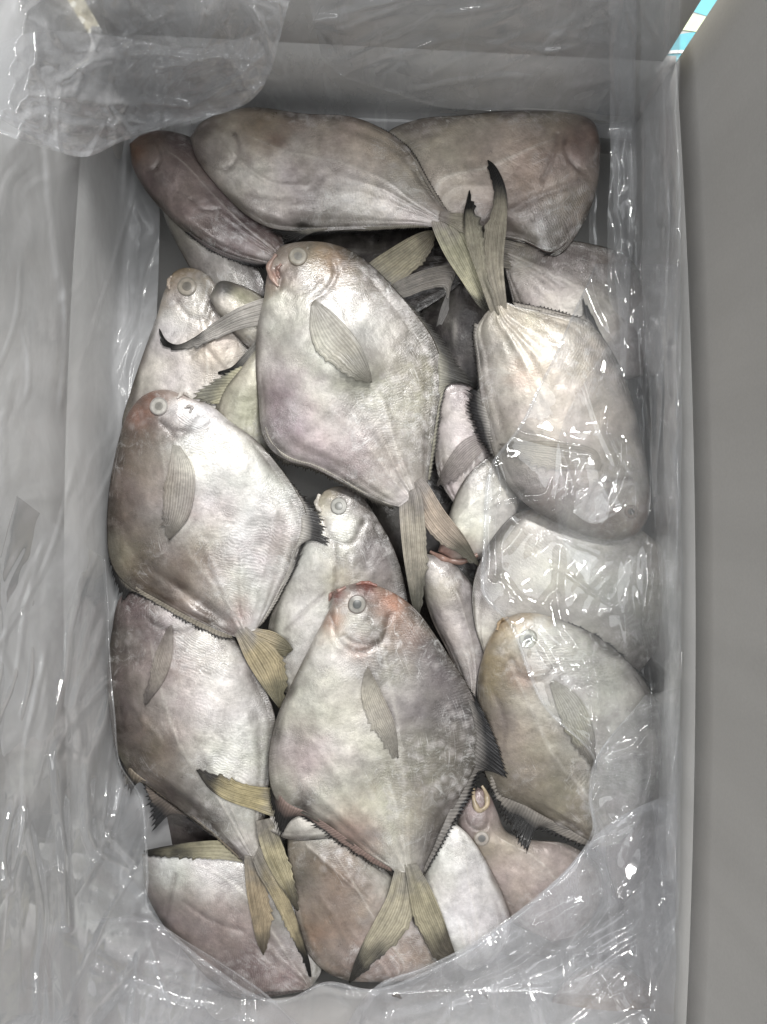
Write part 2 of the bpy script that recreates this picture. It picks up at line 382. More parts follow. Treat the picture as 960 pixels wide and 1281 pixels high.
def build_fin(kind, base, outer, zb, cols, root, org, seed, rays, jag=0.35, th=0.0005, droop=0.006, nt_=12, swept=0.0, raise_=0.0):
    """base, outer: polylines in photo pixels; rays run from base to outer edge"""
    n = rays * 3 + 1; rs = np.random.RandomState(seed)
    s = np.linspace(0, 1, n)
    A, B = resample(base, s), resample(outer, s)
    sh = 1 - jag * np.repeat(rs.uniform(0, 1, rays + 1) ** 1.6, 3)[:n]
    pat = np.tile([1.0, 0.60, 0.60], rays + 1)[:n]
    q = 1 - (1 - pat * sh) * 0.75 * np.clip(1.3 - np.linalg.norm(B - A, axis=1) / 60, .25, 1)
    t = np.linspace(0, 1, nt_)
    W = t[None] * np.where(t[None] > 0, 1, 1) * (1 - (1 - q[:, None]) * t[None] ** 2)
    P = A[:, None] * (1 - W[..., None]) + B[:, None] * W[..., None]
    px, py = P[..., 0], P[..., 1]
    z0 = np.broadcast_to(np.asarray(zb).reshape(-1, 1), px.shape) if np.ndim(zb) else np.full(px.shape, zb)
    z0 = z0 - droop * t[None] ** 1.5
    hs = hget(px, py) + 0.0012 + th
    L = membrane(np.maximum(0, hs - z0), 60, 0.99); L = np.maximum(L, np.maximum(0, hs - z0 - 0.001))
    z = z0 + L + raise_ + 0.0005 * np.sin(np.arange(n) * 2 * np.pi / 3)[:, None] * t[None] + 0.0010 * vnoise(px, py, 22, seed % 50)
    c0, c1 = [(l * h_ + (1 - h_) * l.mean()) * k_ for l, k_, h_ in ((lin(cols[0]), 1.16, .66), (lin(cols[1]), .6, .6))]
    tip = np.linalg.norm(B - A, axis=1); tip_len = tip.max(); tip = tip / tip_len
    w = np.clip(sstep(0.30, 0.85, t[None] * (0.30 + 0.85 * tip[:, None]) + 0.15 * vnoise(px, py, 16, 3)) + .75 * sstep(.62, .95, t[None] + 0 * px), 0, 1)
    if len(cols) > 2: w = sstep(cols[2], 1.0, t[None] + 0.1 * vnoise(px, py, 12, 3) + 0 * w)
    w = np.clip(w + sstep(.35, .75, tip)[:, None] * sstep(-.1, .45, t[None]) * .85 * (tip_len > 16), 0, 1)
    w = np.clip(w + sstep(.45, .80, t[None] + .12 * vnoise(px, py, 10, 9)), 0, 1)
    col = c0 * (1 - w[..., None]) + c1 * .8 * w[..., None]
    col = col * (1 + 0.10 * fbm(px, py, 14, 5)[..., None])
    v, f = slab(px, py, z, th * (1.05 - 0.75 * t[None] + 0 * px))
    uv = np.stack(np.broadcast_arrays(s[:, None] * rays, t[None]), -1).reshape(-1, 2)
    link_mesh(kind, v, f, M_FIN, root, org, np.vstack([uv, uv]), np.vstack([col.reshape(-1, 3)] * 2))
    hput(px, py, z + th)

ROOTC = [None]
def build_lobe(kind, a, b, zb, cols, root, org, seed, rays=16, jag=0.10, th=0.0007, droop=0.003, raise_=0.0, ragb=True, merge=None, onbody=False):
    """a fin lobe lofted between two edges that meet at its tip; rays run along it"""
    n = max(24, int(np.linalg.norm(np.asarray(a[0], float) - a[-1]) / 3.0)); m = rays * 2 + 1
    rs = np.random.RandomState(seed)
    s = np.linspace(0, 1, n); t = np.linspace(0, 1, m)
    if not onbody:      # the root runs a little way into the tail stalk
        a, b = [list(map(float, p)) for p in a], [list(map(float, p)) for p in b]
        da = np.array(a[0]) - np.array(a[1]); db = np.array(b[0]) - np.array(b[1]); dd = da / np.linalg.norm(da) + db / np.linalg.norm(db); dd /= np.linalg.norm(dd)
        c_ = (np.array(a[0]) + np.array(b[0])) / 2
        a = [(np.array(a[0]) * .75 + c_ * .25 + dd * 13).tolist()] + a; b = [(np.array(b[0]) * .75 + c_ * .25 + dd * 13).tolist()] + b
    A, B = resample(a, s), resample(b, s)
    P = A[:, None] * (1 - t[None, :, None]) + B[:, None] * t[None, :, None]
    wid = np.linalg.norm(A - B, axis=1)
    if ragb:       # frayed trailing edge: teeth pointing towards the tip
        tg = np.gradient(B, axis=0); tg /= np.linalg.norm(tg, axis=1)[:, None] + 1e-9
        tooth = (np.cumsum(rs.uniform(.15, .6, n))) % 1.0 * rs.uniform(.1, 1.0, n) * (.4 + .9 * np.abs(vnoise(np.arange(n) * 3.0, 0 * s, 20, seed % 40)))
        k = sstep(0.25, 0.55, s) * (1 - sstep(0.93, 1.0, s))
        out = (B - A) / (wid[:, None] + 1e-6)
        P += ((tooth * k * (9.0 if onbody else 8.0) * jag / 0.1)[:, None, None] * (out + 0.5 * tg)[:, None, :]) * (t[None, :, None] ** 3)
    px, py = P[..., 0], P[..., 1]
    z0 = zb - droop * s[:, None] + 0 * px
    hs = hget(px, py) + 0.0010 + th
    if onbody:
        hb = hs.copy(); z = blur(hb, 12) - 0.0006 + 0.0012 * sstep(0.0, .8, s)[:, None] + raise_
        z = np.maximum(z, hb - 0.0016 + 0.0014 * sstep(0.0, .35, s)[:, None])
    else:
        pen = np.maximum(0, hs - z0); L = membrane(pen, 90, 0.992); L = np.maximum(L, pen - 0.001); z = z0 + L + raise_
    z = z + (0.00015 if onbody else 0.00035) * np.sin(t * 2 * np.pi * rays / 2)[None] * sstep(0, .2, s)[:, None] + 0.0012 * vnoise(px, py, 30, seed % 50)
    c0, c1 = [(l * h_ + (1 - h_) * l.mean()) * k_ for l, k_, h_ in ((lin(cols[0]), 1.16, .66), (lin(cols[1]), .6, .6))]; st = cols[2] if len(cols) > 2 else 0.45
    w = sstep(st, .88, s[:, None] + 0.10 * vnoise(px, py, 14, 3) + 0.12 * (np.abs(t[None] - .5) * 2) ** 4)
    col = (c0 * (1 - w[..., None]) + c1 * w[..., None]) * (1 + 0.12 * fbm(px, py, 12, 5)[..., None])
    if not onbody and ROOTC[0] is not None:
        g = (.9 * (1 - sstep(.04, .34, s[:, None] + .08 * vnoise(px, py, 8, 12))))[..., None]; col = col * (1 - g) + ROOTC[0] * g
        col = col * (1 + .22 * vnoise(t[None] * rays * 9.0 + 0 * px, s[:, None] * 40 + 0 * px, 9, 13)[..., None])
    if onbody:
        sk = COLM[hidx(px, py)]; g = (.74 - .34 * sstep(0, .9, s[:, None] + 0 * px))[..., None]; col = col * (1 - g) + sk * g
    v, f = slab(px, py, z, th * ((1.1 if onbody else 2.2) * (1 - sstep(0, .6, s[:, None])) + .45) + 0 * px)
    uv = np.stack(np.broadcast_arrays(t[None] * rays * 0.8, s[:, None]), -1).reshape(-1, 2)
    link_mesh(kind, v, f, M_FIN, root, org, np.vstack([uv, uv]), np.vstack([col.reshape(-1, 3)] * 2))
    hput(px, py, z + th)

def build_eye(x, y, r, root, org, cols, seed):
    n, m = 13, 28
    g = 6.0
    z0 = np.median([hget(np.array(x + dx), np.array(y + dy)) for dx in (-3, 0, 3) for dy in (-3, 0, 3)])
    d = r + 4
    gx = float(hget(np.array(x + d), np.array(y)) - hget(np.array(x - d), np.array(y))) / (2 * d)
    gy = float(hget(np.array(x), np.array(y + d)) - hget(np.array(x), np.array(y - d))) / (2 * d)
    gx, gy = np.clip(gx, -.0005, .0005), np.clip(gy, -.0005, .0005)
    zc = np.mean([hget(np.array(x + d * c), np.array(y + d * s)) - gx * d * c - gy * d * s for c, s in ((1, 0), (-1, 0), (0, 1), (0, -1))])
    zc = max(zc, z0)
    mm = (CAMZ - zc) / FPX
    def disc(name, r0, prof, ramp, parent, off):
        q = np.linspace(0.0, 1.0, n); a = np.linspace(0, 2 * np.pi, m, endpoint=False)
        Q, A = np.meshgrid(q, a, indexing='ij')
        X = x + r0 * Q * np.cos(A) * (1 + 0.04 * np.sin(2 * A + seed)); Y = y + r0 * Q * np.sin(A)
        Z = zc + gx * (X - x) + gy * (Y - y) + off + prof(Q) * mm
        v = at(X, Y, Z).reshape(-1, 3)
        i, j = np.meshgrid(np.arange(n - 1), np.arange(m), indexing='ij'); j2 = (j + 1) % m
        f = np.stack([i * m + j, (i + 1) * m + j, (i + 1) * m + j2, i * m + j2], -1).reshape(-1, 4)
        cc = np.stack([np.interp(Q, ramp[0], lin(np.array(ramp[1]))[:, k]) for k in range(3)], -1).reshape(-1, 3)
        if name == 'eye':       # lids and rim run into the skin around them
            sk = COLM[hidx(np.array(x + r * 1.5), np.array(y + r * .6))]; g = (.30 + .45 * sstep(.86, 1.0, Q)).reshape(-1, 1); cc = cc * (1 - g) + sk * g
        cc = cc * (1 + .12 * vnoise(X, Y, 5, 66).reshape(-1, 1))
        return link_mesh(name, v, f, M_EYE, parent, org, None, cc)
    rim = cols[0]; iris = cols[1]; pup = cols[2]; pale = tuple(min(255, c + 16) for c in iris)
    e = disc('eye', r * 1.15, lambda Q: r * (0.22 * np.sqrt(np.clip(1 - (Q / .84) ** 2, 0, 1)) + 0.10 * np.exp(-((Q - .88) / .07) ** 2) - 0.5 * (Q > .985)),
             ([0, .50, .66, .78, .86, .94, 1.0], [tuple(int(c * .86) for c in iris), iris, pale, iris, tuple(int(c * .50) for c in iris), tuple(int(c * .86) for c in rim), rim]), root, 0.0)
    disc('pupil', r * (.5 + .03 * (seed % 3)), lambda Q: r * (0.252 - 0.05 * Q ** 2 - .3 * (Q > .99)), ([0, .55, .8, 1.0], [tuple(int(.80 * c) for c in pup), tuple(int(.85 * c) for c in pup), tuple(int(.9 * c) for c in pup), tuple(int(.80 * c) for c in iris)]), e, 0.0)

def build_tube(name, pts, rad, colr, root, org, seed=0):
    s = np.linspace(0, 1, 26); P = resample(pts, s); m = 10
    z = hget(P[:, 0], P[:, 1]); z = np.convolve(np.pad(z, 3, 'edge'), np.ones(7) / 7, 'valid')
    mm = (CAMZ - z.mean()) / FPX
    tg = np.gradient(P, axis=0); tg /= np.linalg.norm(tg, axis=1)[:, None]; nr = np.c_[-tg[:, 1], tg[:, 0]]
    a = np.linspace(0, 2 * np.pi, m, endpoint=False); rr = rad * (0.35 + 0.65 * np.sin(np.pi * np.clip(s * .9 + .05, 0, 1)) ** .6) * (1 + .2 * np.sin(s * 17 + seed))
    X = P[:, 0, None] + nr[:, 0, None] * rr[:, None] * np.cos(a); Y = P[:, 1, None] + nr[:, 1, None] * rr[:, None] * np.cos(a)
    Z = z[:, None] + (rr[:, None] * np.sin(a) + .25 * rad) * mm
    v = at(X, Y, Z).reshape(-1, 3); n = len(s)
    i, j = np.meshgrid(np.arange(n - 1), np.arange(m), indexing='ij'); j2 = (j + 1) % m
    f = np.stack([i * m + j, i * m + j2, (i + 1) * m + j2, (i + 1) * m + j], -1).reshape(-1, 4)
    sk = COLM[hidx(P[:, 0], P[:, 1])].mean(0)
    col = np.tile(lin(colr) * .45 + sk * .45, (n * m, 1)) * (1 + .3 * vnoise(X, Y, 5, 4).reshape(-1, 1))
    link_mesh(name, v, f, M_EYE, root, org, None, col)

def fish(label, dors, vent, T=0.017, res=2, belly=BELLY, back=BACK, head=None, head_u=0.2, blot=(), creases=(), fins=(), tail=(), pec=None, eye=None,
         mouth=(), seed=0, lift=0.0, edge=(112, 104, 92), ridges=True, headflat=0.0, zmax=None, vshift=0.15, gill=True):
    global H
    nu, nv = {3: (170, 96), 2: (110, 64), 1: (64, 36)}[res]
    us = np.linspace(0, 1, nu + 1) ** 1.15; vs = np.sin(np.linspace(-1, 1, nv + 1) * np.pi / 2) * 0.55 + np.linspace(-1, 1, nv + 1) * 0.45
    D, V_ = resample(dors, us), resample(vent, us)
    P = D[:, None] * (1 + vs[None, :, None]) / 2 + V_[:, None] * (1 - vs[None, :, None]) / 2
    px, py = P[..., 0], P[..., 1]; U = us[:, None] + 0 * px; V = vs[None] + 0 * px
    # rest on the pile: a plane laid over what is already there, then a soft sag over its bumps
    h = hget(px, py); A = np.c_[np.ones(px.size), px.ravel() - 480, py.ravel() - 640]
    cf = np.linalg.lstsq(A, h.ravel(), rcond=None)[0]; cf[1:] = np.clip(cf[1:], -.00012, .00012)
    pl = (A @ cf).reshape(px.shape); pl += np.percentile(h - pl, 78) + 0.001 + lift
    if zmax is not None: pl = np.minimum(pl, zmax)
    pen = np.maximum(0, h + 0.0012 - pl); Lf = membrane(pen, 120, 0.994); Lf = np.maximum(Lf, np.maximum(0, pen - .0015))
    zm = pl + Lf
    fu = np.interp(U, [0, .03, .08, .18, .35, .55, .75, .9, 1.0], [0, .36, .60, .86, 1.0, .92, .62, .32, .13])
    Vc = V + vshift * (1 - V * V)
    fr = np.clip(1 - np.abs(Vc) ** 2.2, 0, 1) ** .66                       # rounded head
    fl_ = .17 * np.clip(1 - np.abs(V) ** 7, 0, 1) + .80 * np.clip(1 - (np.abs(Vc) / .90) ** 2.2, 0, 1) ** 1.05
    kk = sstep(.14, .46, U); fv = fr * (1 - kk) + fl_ * kk
    top = T * fu * fv
    # relief: soft lumps, converging ridges at the tail, folds drawn one by one
    env = np.clip(fv * 1.8, 0, 1)
    lum = 0.0011 * fbm(px, py, 60, 21 + seed, 3) + 0.00035 * fbm(px, py, 12, 22 + seed, 2)
    if ridges:
        k = sstep(.45, .85, U) * (1 - sstep(.97, 1.0, U) * .5)
        for v0, a, w in ((-.02, .0010, .05), (.17, .0005, .06), (-.24, .0005, .06)):
            lum = lum + k * a * np.exp(-((V - v0 - .04 * np.sin(U * 5 + seed)) / w) ** 2)
        # groove between the flank and the fin-base muscles
        for sg in (1, -1): lum = lum - 0.0007 * sstep(.42, .6, U) * (1 - sstep(.92, 1, U)) * np.exp(-((V * sg - .78) / .07) ** 2)
    ug = .235 - .16 * (V + .12) ** 2; gl = np.exp(-((U - ug) / .011) ** 2) * sstep(-.72, -.5, V) * (1 - sstep(.30, .48, V))       # gill opening
    gp = np.exp(-((U - ug + .03) / .03) ** 2) * sstep(-.72, -.5, V) * (1 - sstep(.30, .48, V))
    vl = .46 * (1 - U) ** .7 - .02; lt = np.exp(-((V - vl) / .02) ** 2) * sstep(.22, .3, U)                                      # lateral line
    if gill: lum = lum - .0011 * gl + .0006 * gp
    lum = lum + .00035 * lt
    for pts, dep, wd in creases: lum = lum - 1.0 * dep * np.exp(-(polydist(px, py, pts) / wd) ** 2)
    top = top + lum * env
    ztop = zm + np.maximum(top, 0)
    zbot = zm - 0.8 * T * fu * fv
    # pigment, with light on ridges and shade in grooves and folds painted in
    w = sstep(-.25, .85, V + .22 * fbm(px, py, 46, 31 + seed))
    col = lin(belly) * (1 - w[..., None]) + lin(back) * .80 * w[..., None]
    if head is not None:
        wh = (1 - sstep(head_u * .55, head_u * 1.25, U + .05 * fbm(px, py, 30, 33 + seed)))[..., None] * .85
        col = col * (1 - wh) + lin(head) * wh
    for bx, by, br, bc, bs in blot:
        g = bs * np.exp(-(((px - bx) ** 2 + (py - by) ** 2) / br ** 2) * (1 + .45 * fbm(px, py, 22, 35 + seed)) )[..., None]; g = np.clip(g, 0, 1)
        col = col * (1 - g) + lin(bc) * g
    if ridges:
        kr = sstep(.40, .8, U)
        for v0, w_ in ((-.02, .035), (.15, .03), (-.22, .03)):
            g = (.30 * kr * np.exp(-((V - v0 - .04 * np.sin(U * 5 + seed)) / w_) ** 2) * (.6 + .6 * vnoise(px, py, 30, 51)))[..., None]; g = np.clip(g, 0, 1); col = col * (1 - g) + lin((206, 200, 194)) * g  # ridge tops painted paler: light put into the colour
        for sg in (1, -1):
            g = (.30 * sstep(.45, .62, U) * (1 - sstep(.93, 1, U)) * np.exp(-((V * sg - .76) / .06) ** 2))[..., None]; col = col * (1 - g) + lin((104, 96, 88)) * g  # grooves painted darker: shade put into the colour
    we = (sstep(.80, 1.0, np.abs(V) + .05 * vnoise(px, py, 18, 53)) * .85 * sstep(.1, .3, U))[..., None]
    col = col * (1 - we) + lin(edge) * .55 * we
    mot = fbm(px, py, 42, 41 + seed, 4)[..., None]
    col = col * (1 + .15 * mot) * (1 + .05 * fbm(px, py, 11, 47 + seed, 2)[..., None]) * (1 + np.array([.025, 0, .01]) * fbm(px, py, 70, 43 + seed)[..., None] + np.array([.0, .01, -.04]) * fbm(px, py, 55, 44 + seed)[..., None])
    if gill:
        g = (.45 * gl * (.7 + .5 * vnoise(px, py, 9, 61)))[..., None]; g = np.clip(g, 0, 1); col = col * (1 - g) + lin((92, 78, 76)) * g
    g = (.34 * lt)[..., None]; col = col * (1 - g) + lin((205, 202, 196)) * g
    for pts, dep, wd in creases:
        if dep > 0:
            g = .22 * np.exp(-(polydist(px, py, pts) / (wd * .9)) ** 2)[..., None]; col = col * (1 - g) + lin((96, 82, 80)) * g  # sunken folds darkened in the colour as shade
    col = .50 * (np.clip(col, .004, .8) / .52) ** 1.55 * np.array([1.0, .985, .945])
    col = col * .70 + .30 * col.mean(-1, keepdims=True)
    cz = float(zm.mean()); org = at(np.array(px.mean()), np.array(py.mean()), np.array(cz - T))
    root = empty('pomfret', org); tag(root, label, 'fish', GROUP)
    # mesh: upper and lower skins share their rim
    n, m = px.shape; N = n * m
    vt = at(px, py, ztop).reshape(-1, 3)
    k = 2; bi = np.unique(np.r_[np.arange(0, n, 1)])
    idx = np.arange(N).reshape(n, m); bidx = np.full((n, m), -1); bidx[:, 0] = idx[:, 0]; bidx[:, -1] = idx[:, -1]; bidx[0] = idx[0]
    inner = bidx < 0; bidx[inner] = N + np.arange(inner.sum())
    vb = at(px, py, zbot)[inner]
    f1 = grid_faces(n, m)[:, ::-1]
    f2 = np.stack([bidx[:-1, :-1], bidx[:-1, 1:], bidx[1:, 1:], bidx[1:, :-1]], -1).reshape(-1, 4)
    cap = np.stack([idx[-1, :-1], idx[-1, 1:], bidx[-1, 1:], bidx[-1, :-1]], -1)[1:-1]
    uv = np.stack([U, V * .5 + .5], -1)
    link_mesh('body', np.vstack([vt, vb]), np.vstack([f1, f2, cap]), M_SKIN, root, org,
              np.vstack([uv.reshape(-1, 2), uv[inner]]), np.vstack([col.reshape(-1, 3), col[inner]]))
    for fn in fins:
        side = D if fn['side'] > 0 else V_; zs = zm[:, -1] if fn['side'] > 0 else zm[:, 0]
        m_ = (us >= fn['u'][0]) & (us <= fn['u'][1]); b = side[m_].copy()
        mid = (D[m_] + V_[m_]) / 2; b = b + (mid - b) * 0.06
        zb = np.interp(np.linspace(0, 1, fn.get('rays', 46) * 3 + 1), np.linspace(0, 1, m_.sum()), zs[m_])
        # base runs on the body's rim; outer edge is the traced one
        build_fin(fn.get('name', 'dorsal_fin' if fn['side'] > 0 else 'anal_fin'), b[::max(1, len(b) // 14)].tolist() + [b[-1].tolist()], fn['out'], zb,
                  fn.get('cols', ((128, 118, 104), (72, 68, 68))), root, org, seed * 7 + int(fn['u'][0] * 100), fn.get('rays', 46), fn.get('jag', .45))
    zt = float(zm[-1].mean())
    ROOTC[0] = col[-6:].mean((0, 1)) * .9
    for i, (a, b, cols) in enumerate(tail):
        build_lobe('tail_fin', a, b, zt, cols, root, org, seed * 13 + i)
    hput(px, py, ztop, 4, col)
    if pec:
        a, b, cols = pec; build_lobe('pectoral_fin', a, b, 0, cols, root, org, seed * 17 + 5, rays=14, jag=.12, th=.0003, onbody=True)
    for e in (eye if isinstance(eye, list) else [eye] if eye else []):
        build_eye(e[0], e[1], e[2], root, org, e[3] if len(e) > 3 else ((120, 112, 104), (138, 136, 130), (122, 120, 112)), seed)
    for pts, rad, c in mouth: build_tube('mouth', pts, rad, c, root, org, seed)
    return root

OT = ((160, 148, 118), (70, 64, 58), .5)       # olive tail
GT = ((150, 144, 130), (60, 56, 54), .5)        # grey tail

#@@FISH
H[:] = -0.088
GAP_SHADE = dict(T=.014, belly=(96, 90, 88), back=(70, 66, 66), res=1)  # fillers coloured dark to stand in for shade in the gaps
fish('filler fish beside the central fish, darkened to shade the gap', [(600, 300), (560, 330), (520, 420), (540, 520), (600, 560)], [(600, 300), (640, 360), (660, 440), (640, 520), (610, 560)], gill=False, seed=31, **GAP_SHADE)
fish('filler fish under the top fish, darkened to shade the gap', [(330, 330), (400, 270), (500, 270), (580, 300), (600, 320)], [(330, 330), (400, 400), (500, 400), (570, 360), (600, 330)], gill=False, seed=32, **GAP_SHADE)
fish('filler fish deep under the middle of the pile, coloured as shade', [(470, 560), (560, 560), (620, 640), (640, 760), (600, 840)], [(470, 560), (460, 650), (500, 750), (540, 800), (590, 840)], gill=False, seed=33, **GAP_SHADE)
fish('filler fish deep at the lower left of the pile, coloured as shade', [(150, 960), (260, 930), (350, 960), (400, 1040), (390, 1100)], [(150, 960), (160, 1040), (240, 1100), (330, 1120), (380, 1110)], gill=False, seed=34, **GAP_SHADE)
H = np.maximum(H, -0.055)
fish('grey silver fish mostly buried below the dark fish at the upper left', 
     [(200, 245), (235, 262), (290, 300), (330, 350), (330, 400), (305, 430)], [(200, 245), (207, 275), (225, 312), (243, 345), (265, 390), (290, 425)],
     T=.012, res=1, gill=False, seed=1, belly=(150, 146, 142), back=(165, 160, 158))
fish('small-headed pale fish with tan brow and round eye against the left wall',
     [(212, 350), (217, 341), (231, 335), (250, 338), (266, 350), (284, 378), (304, 415), (318, 455), (320, 500), (300, 545), (262, 590), (250, 600)],
     [(212, 350), (205, 366), (198, 390), (188, 418), (175, 455), (162, 495), (153, 530), (163, 565), (198, 592), (235, 604)],
     T=.015, res=3, gill=False, seed=2, belly=(192, 189, 184), back=(176, 170, 160), head=(176, 158, 126), head_u=.16,
     blot=[(222, 372, 16, (170, 160, 156), .6), (258, 440, 26, (168, 154, 132), .5), (285, 420, 22, (186, 178, 174), .6), (206, 410, 25, (196, 196, 196), .6)],
     creases=[([(222, 378), (240, 398), (258, 398), (264, 375)], .0012, 4), ([(262, 372), (270, 395), (262, 425), (240, 445)], .001, 4), ([(252, 428), (275, 455), (290, 470)], .0008, 3)],
     eye=(234, 358, 11, ((150, 140, 118), (132, 124, 112), (120, 116, 108))), mouth=[([(215, 345), (211, 352), (212, 362)], 2.5, (176, 164, 154))])
fish('pale fish with dark blue back edge wedged between two heads',
     [(262, 372), (275, 352), (300, 356), (330, 372), (360, 400), (370, 430)], [(262, 372), (275, 395), (300, 425), (330, 445), (360, 440)],
     T=.011, res=1, gill=False, seed=3, belly=(182, 176, 170), back=(176, 172, 158), blot=[(279, 358, 13, (48, 52, 66), .95), (305, 372, 10, (160, 160, 140), .5)])
fish('grey fish under the upright tail by the right wall, curled dark tail lobe',
     [(805, 470), (812, 380), (790, 325), (730, 303), (670, 300), (636, 303)], [(805, 470), (750, 480), (690, 460), (655, 420), (640, 370), (632, 335)],
     T=.012, res=2, gill=False, seed=4, belly=(172, 166, 162), back=(150, 142, 138),
     tail=[([(634, 300), (655, 307), (676, 322), (692, 342), (694, 352), (689, 358)], [(632, 336), (650, 337), (667, 345), (679, 357), (689, 358)], ((140, 130, 112), (44, 40, 36), .45))])
fish('silvery fish showing beside the black gap below the central dark fin',
     [(552, 470), (580, 478), (605, 500), (625, 545), (620, 600), (600, 640)], [(552, 470), (545, 510), (543, 560), (550, 600), (575, 640)],
     T=.012, res=2, gill=False, seed=5, belly=(180, 172, 172), back=(170, 160, 160),
     pec=([(604, 540), (580, 550), (560, 575), (546, 606)], [(608, 560), (590, 580), (565, 600), (546, 608)], ((120, 108, 100), (96, 88, 80), .4)))
fish('fish under the central fish with two olive tail lobes pointing up right',
     [(400, 520), (400, 450), (415, 390), (440, 350), (460, 332)], [(400, 520), (440, 500), (470, 450), (486, 400), (496, 358)],
     T=.012, res=1, seed=6, lift=0.004,
     tail=[([(455, 335), (490, 310), (520, 293), (538, 288), (546, 290)], [(495, 358), (516, 340), (536, 318), (546, 291)], ((152, 142, 110), (150, 136, 104), .6)),
           ([(500, 350), (540, 335), (575, 332), (566, 352), (552, 385), (546, 408)], [(508, 372), (535, 362), (556, 360), (562, 380), (560, 392), (546, 409)], ((122, 114, 104), (150, 146, 142), .4))])
fish('fish hidden under the central fish, two hooked dark tail lobes at left',
     [(470, 470), (440, 420), (400, 390), (350, 380), (335, 378)], [(470, 470), (430, 480), (390, 470), (350, 440), (335, 432)],
     T=.012, res=1, seed=7, lift=0.003,
     tail=[([(335, 372), (300, 384), (270, 402), (243, 422), (222, 431), (209, 426), (200, 411)], [(335, 404), (300, 412), (268, 424), (243, 433), (220, 437), (205, 430), (199, 411)], ((166, 160, 152), (40, 38, 38), .5)),
           ([(335, 405), (318, 428), (303, 446), (290, 459), (273, 465)], [(335, 432), (322, 447), (308, 460), (292, 468), (273, 468)], ((150, 146, 138), (48, 46, 46), .4))])
fish('pale triangular flank with yellowish fin between two large fish',
     [(330, 425), (345, 470), (350, 530), (335, 575), (310, 590)], [(330, 425), (305, 456), (278, 490), (268, 525), (280, 565), (300, 588)],
     T=.012, res=2, gill=False, seed=8, belly=(184, 180, 166), back=(184, 178, 166), edge=(150, 146, 130),
     tail=(), fins=[dict(side=-1, u=(.22, .52), out=[(300, 458), (280, 466), (258, 480), (238, 497), (252, 506), (268, 506)], cols=((170, 164, 128), (172, 168, 140)), rays=14, jag=.2, name='pelvic_fin')])
fish('grey fish lying in the narrow slot right of the blotched head',
     [(530, 692), (560, 700), (588, 728), (606, 775), (614, 825), (600, 875), (585, 890)], [(530, 692), (528, 730), (540, 775), (560, 815), (580, 860), (583, 888)],
     T=.013, res=2, gill=False, seed=9, belly=(172, 166, 164), back=(164, 158, 158), blot=[(560, 740, 18, (176, 170, 148), .5)],
     fins=[dict(side=1, u=(.02, .4), out=[(528, 700), (540, 712), (560, 730), (582, 752), (604, 775)], cols=((160, 154, 134), (150, 146, 130)), rays=24, jag=.3)])
fish('rough white fish with reddish lip under the central tail fin',
     [(548, 690), (560, 650), (575, 610), (600, 580), (640, 560), (655, 590), (650, 630)], [(548, 690), (572, 702), (600, 700), (625, 688), (640, 660)],
     T=.014, res=2, gill=False, seed=10, belly=(196, 192, 186), back=(186, 180, 176), blot=[(556, 692, 22, (150, 100, 84), .7), (590, 620, 30, (206, 203, 198), .6)],
     mouth=[([(538, 690), (558, 700), (580, 702), (598, 694)], 4, (150, 108, 92))])
fish('grey fish with pale cheek and round eye in the middle of the pile',
     [(398, 625), (408, 613), (427, 608), (448, 615), (470, 645), (490, 680), (503, 715), (512, 770), (505, 840), (470, 900)],
     [(398, 625), (392, 642), (384, 662), (372, 695), (350, 740), (335, 790), (345, 850), (400, 900), (450, 910)],
     T=.015, res=3, gill=False, seed=11, belly=(188, 187, 182), back=(146, 140, 136), head=(172, 164, 148), head_u=.14,
     blot=[(432, 655, 20, (196, 196, 192), .7), (380, 720, 50, (192, 191, 186), .7), (425, 720, 24, (164, 156, 126), .6), (470, 700, 25, (150, 142, 144), .5)],
     creases=[([(405, 650), (418, 678), (440, 680), (455, 655)], .0013, 4), ([(418, 682), (422, 720), (416, 760)], .0012, 4), ([(355, 790), (380, 765), (405, 745)], .0010, 2.5)],
     eye=(424, 633, 10, ((150, 146, 138), (142, 142, 136), (112, 112, 106))), mouth=[([(402, 640), (396, 632), (400, 618)], 3, (206, 200, 194))])
fish('brown fish glimpsed through the film at the bottom right corner',
     [(850, 1300), (820, 1240), (770, 1205), (720, 1215), (690, 1250)], [(850, 1300), (800, 1320), (740, 1320), (700, 1290)],
     T=.012, res=1, gill=False, seed=12, belly=(170, 150, 126), back=(150, 126, 104))
fish('dark fish under the crumpled film along the right wall',
     [(835, 890), (838, 940), (838, 1000), (828, 1060), (800, 1110), (780, 1130)], [(835, 890), (800, 920), (770, 990), (755, 1060), (770, 1120)],
     T=.013, res=1, gill=False, seed=13, belly=(150, 140, 134), back=(104, 92, 86))
fish('pink fish with gaping yellow mouth pointing up below the dark lobe',
     [(598, 985), (611, 992), (622, 1015), (634, 1040), (665, 1050), (710, 1056), (750, 1085), (752, 1130), (720, 1170)], [(598, 985), (584, 1000), (573, 1022), (578, 1060), (600, 1105), (635, 1150), (690, 1178)],
     T=.014, res=2, seed=14, belly=(170, 158, 156), back=(182, 172, 166), head=(140, 124, 120), head_u=.13,
     blot=[(610, 1060, 20, (176, 164, 138), .6), (590, 1030, 20, (128, 112, 114), .7)],
     eye=(603, 1049, 9, ((150, 142, 128), (130, 126, 122), (108, 106, 104))), mouth=[([(592, 985), (594, 1005), (600, 1014), (609, 1008), (608, 992), (603, 983)], 3.5, (182, 166, 126))])
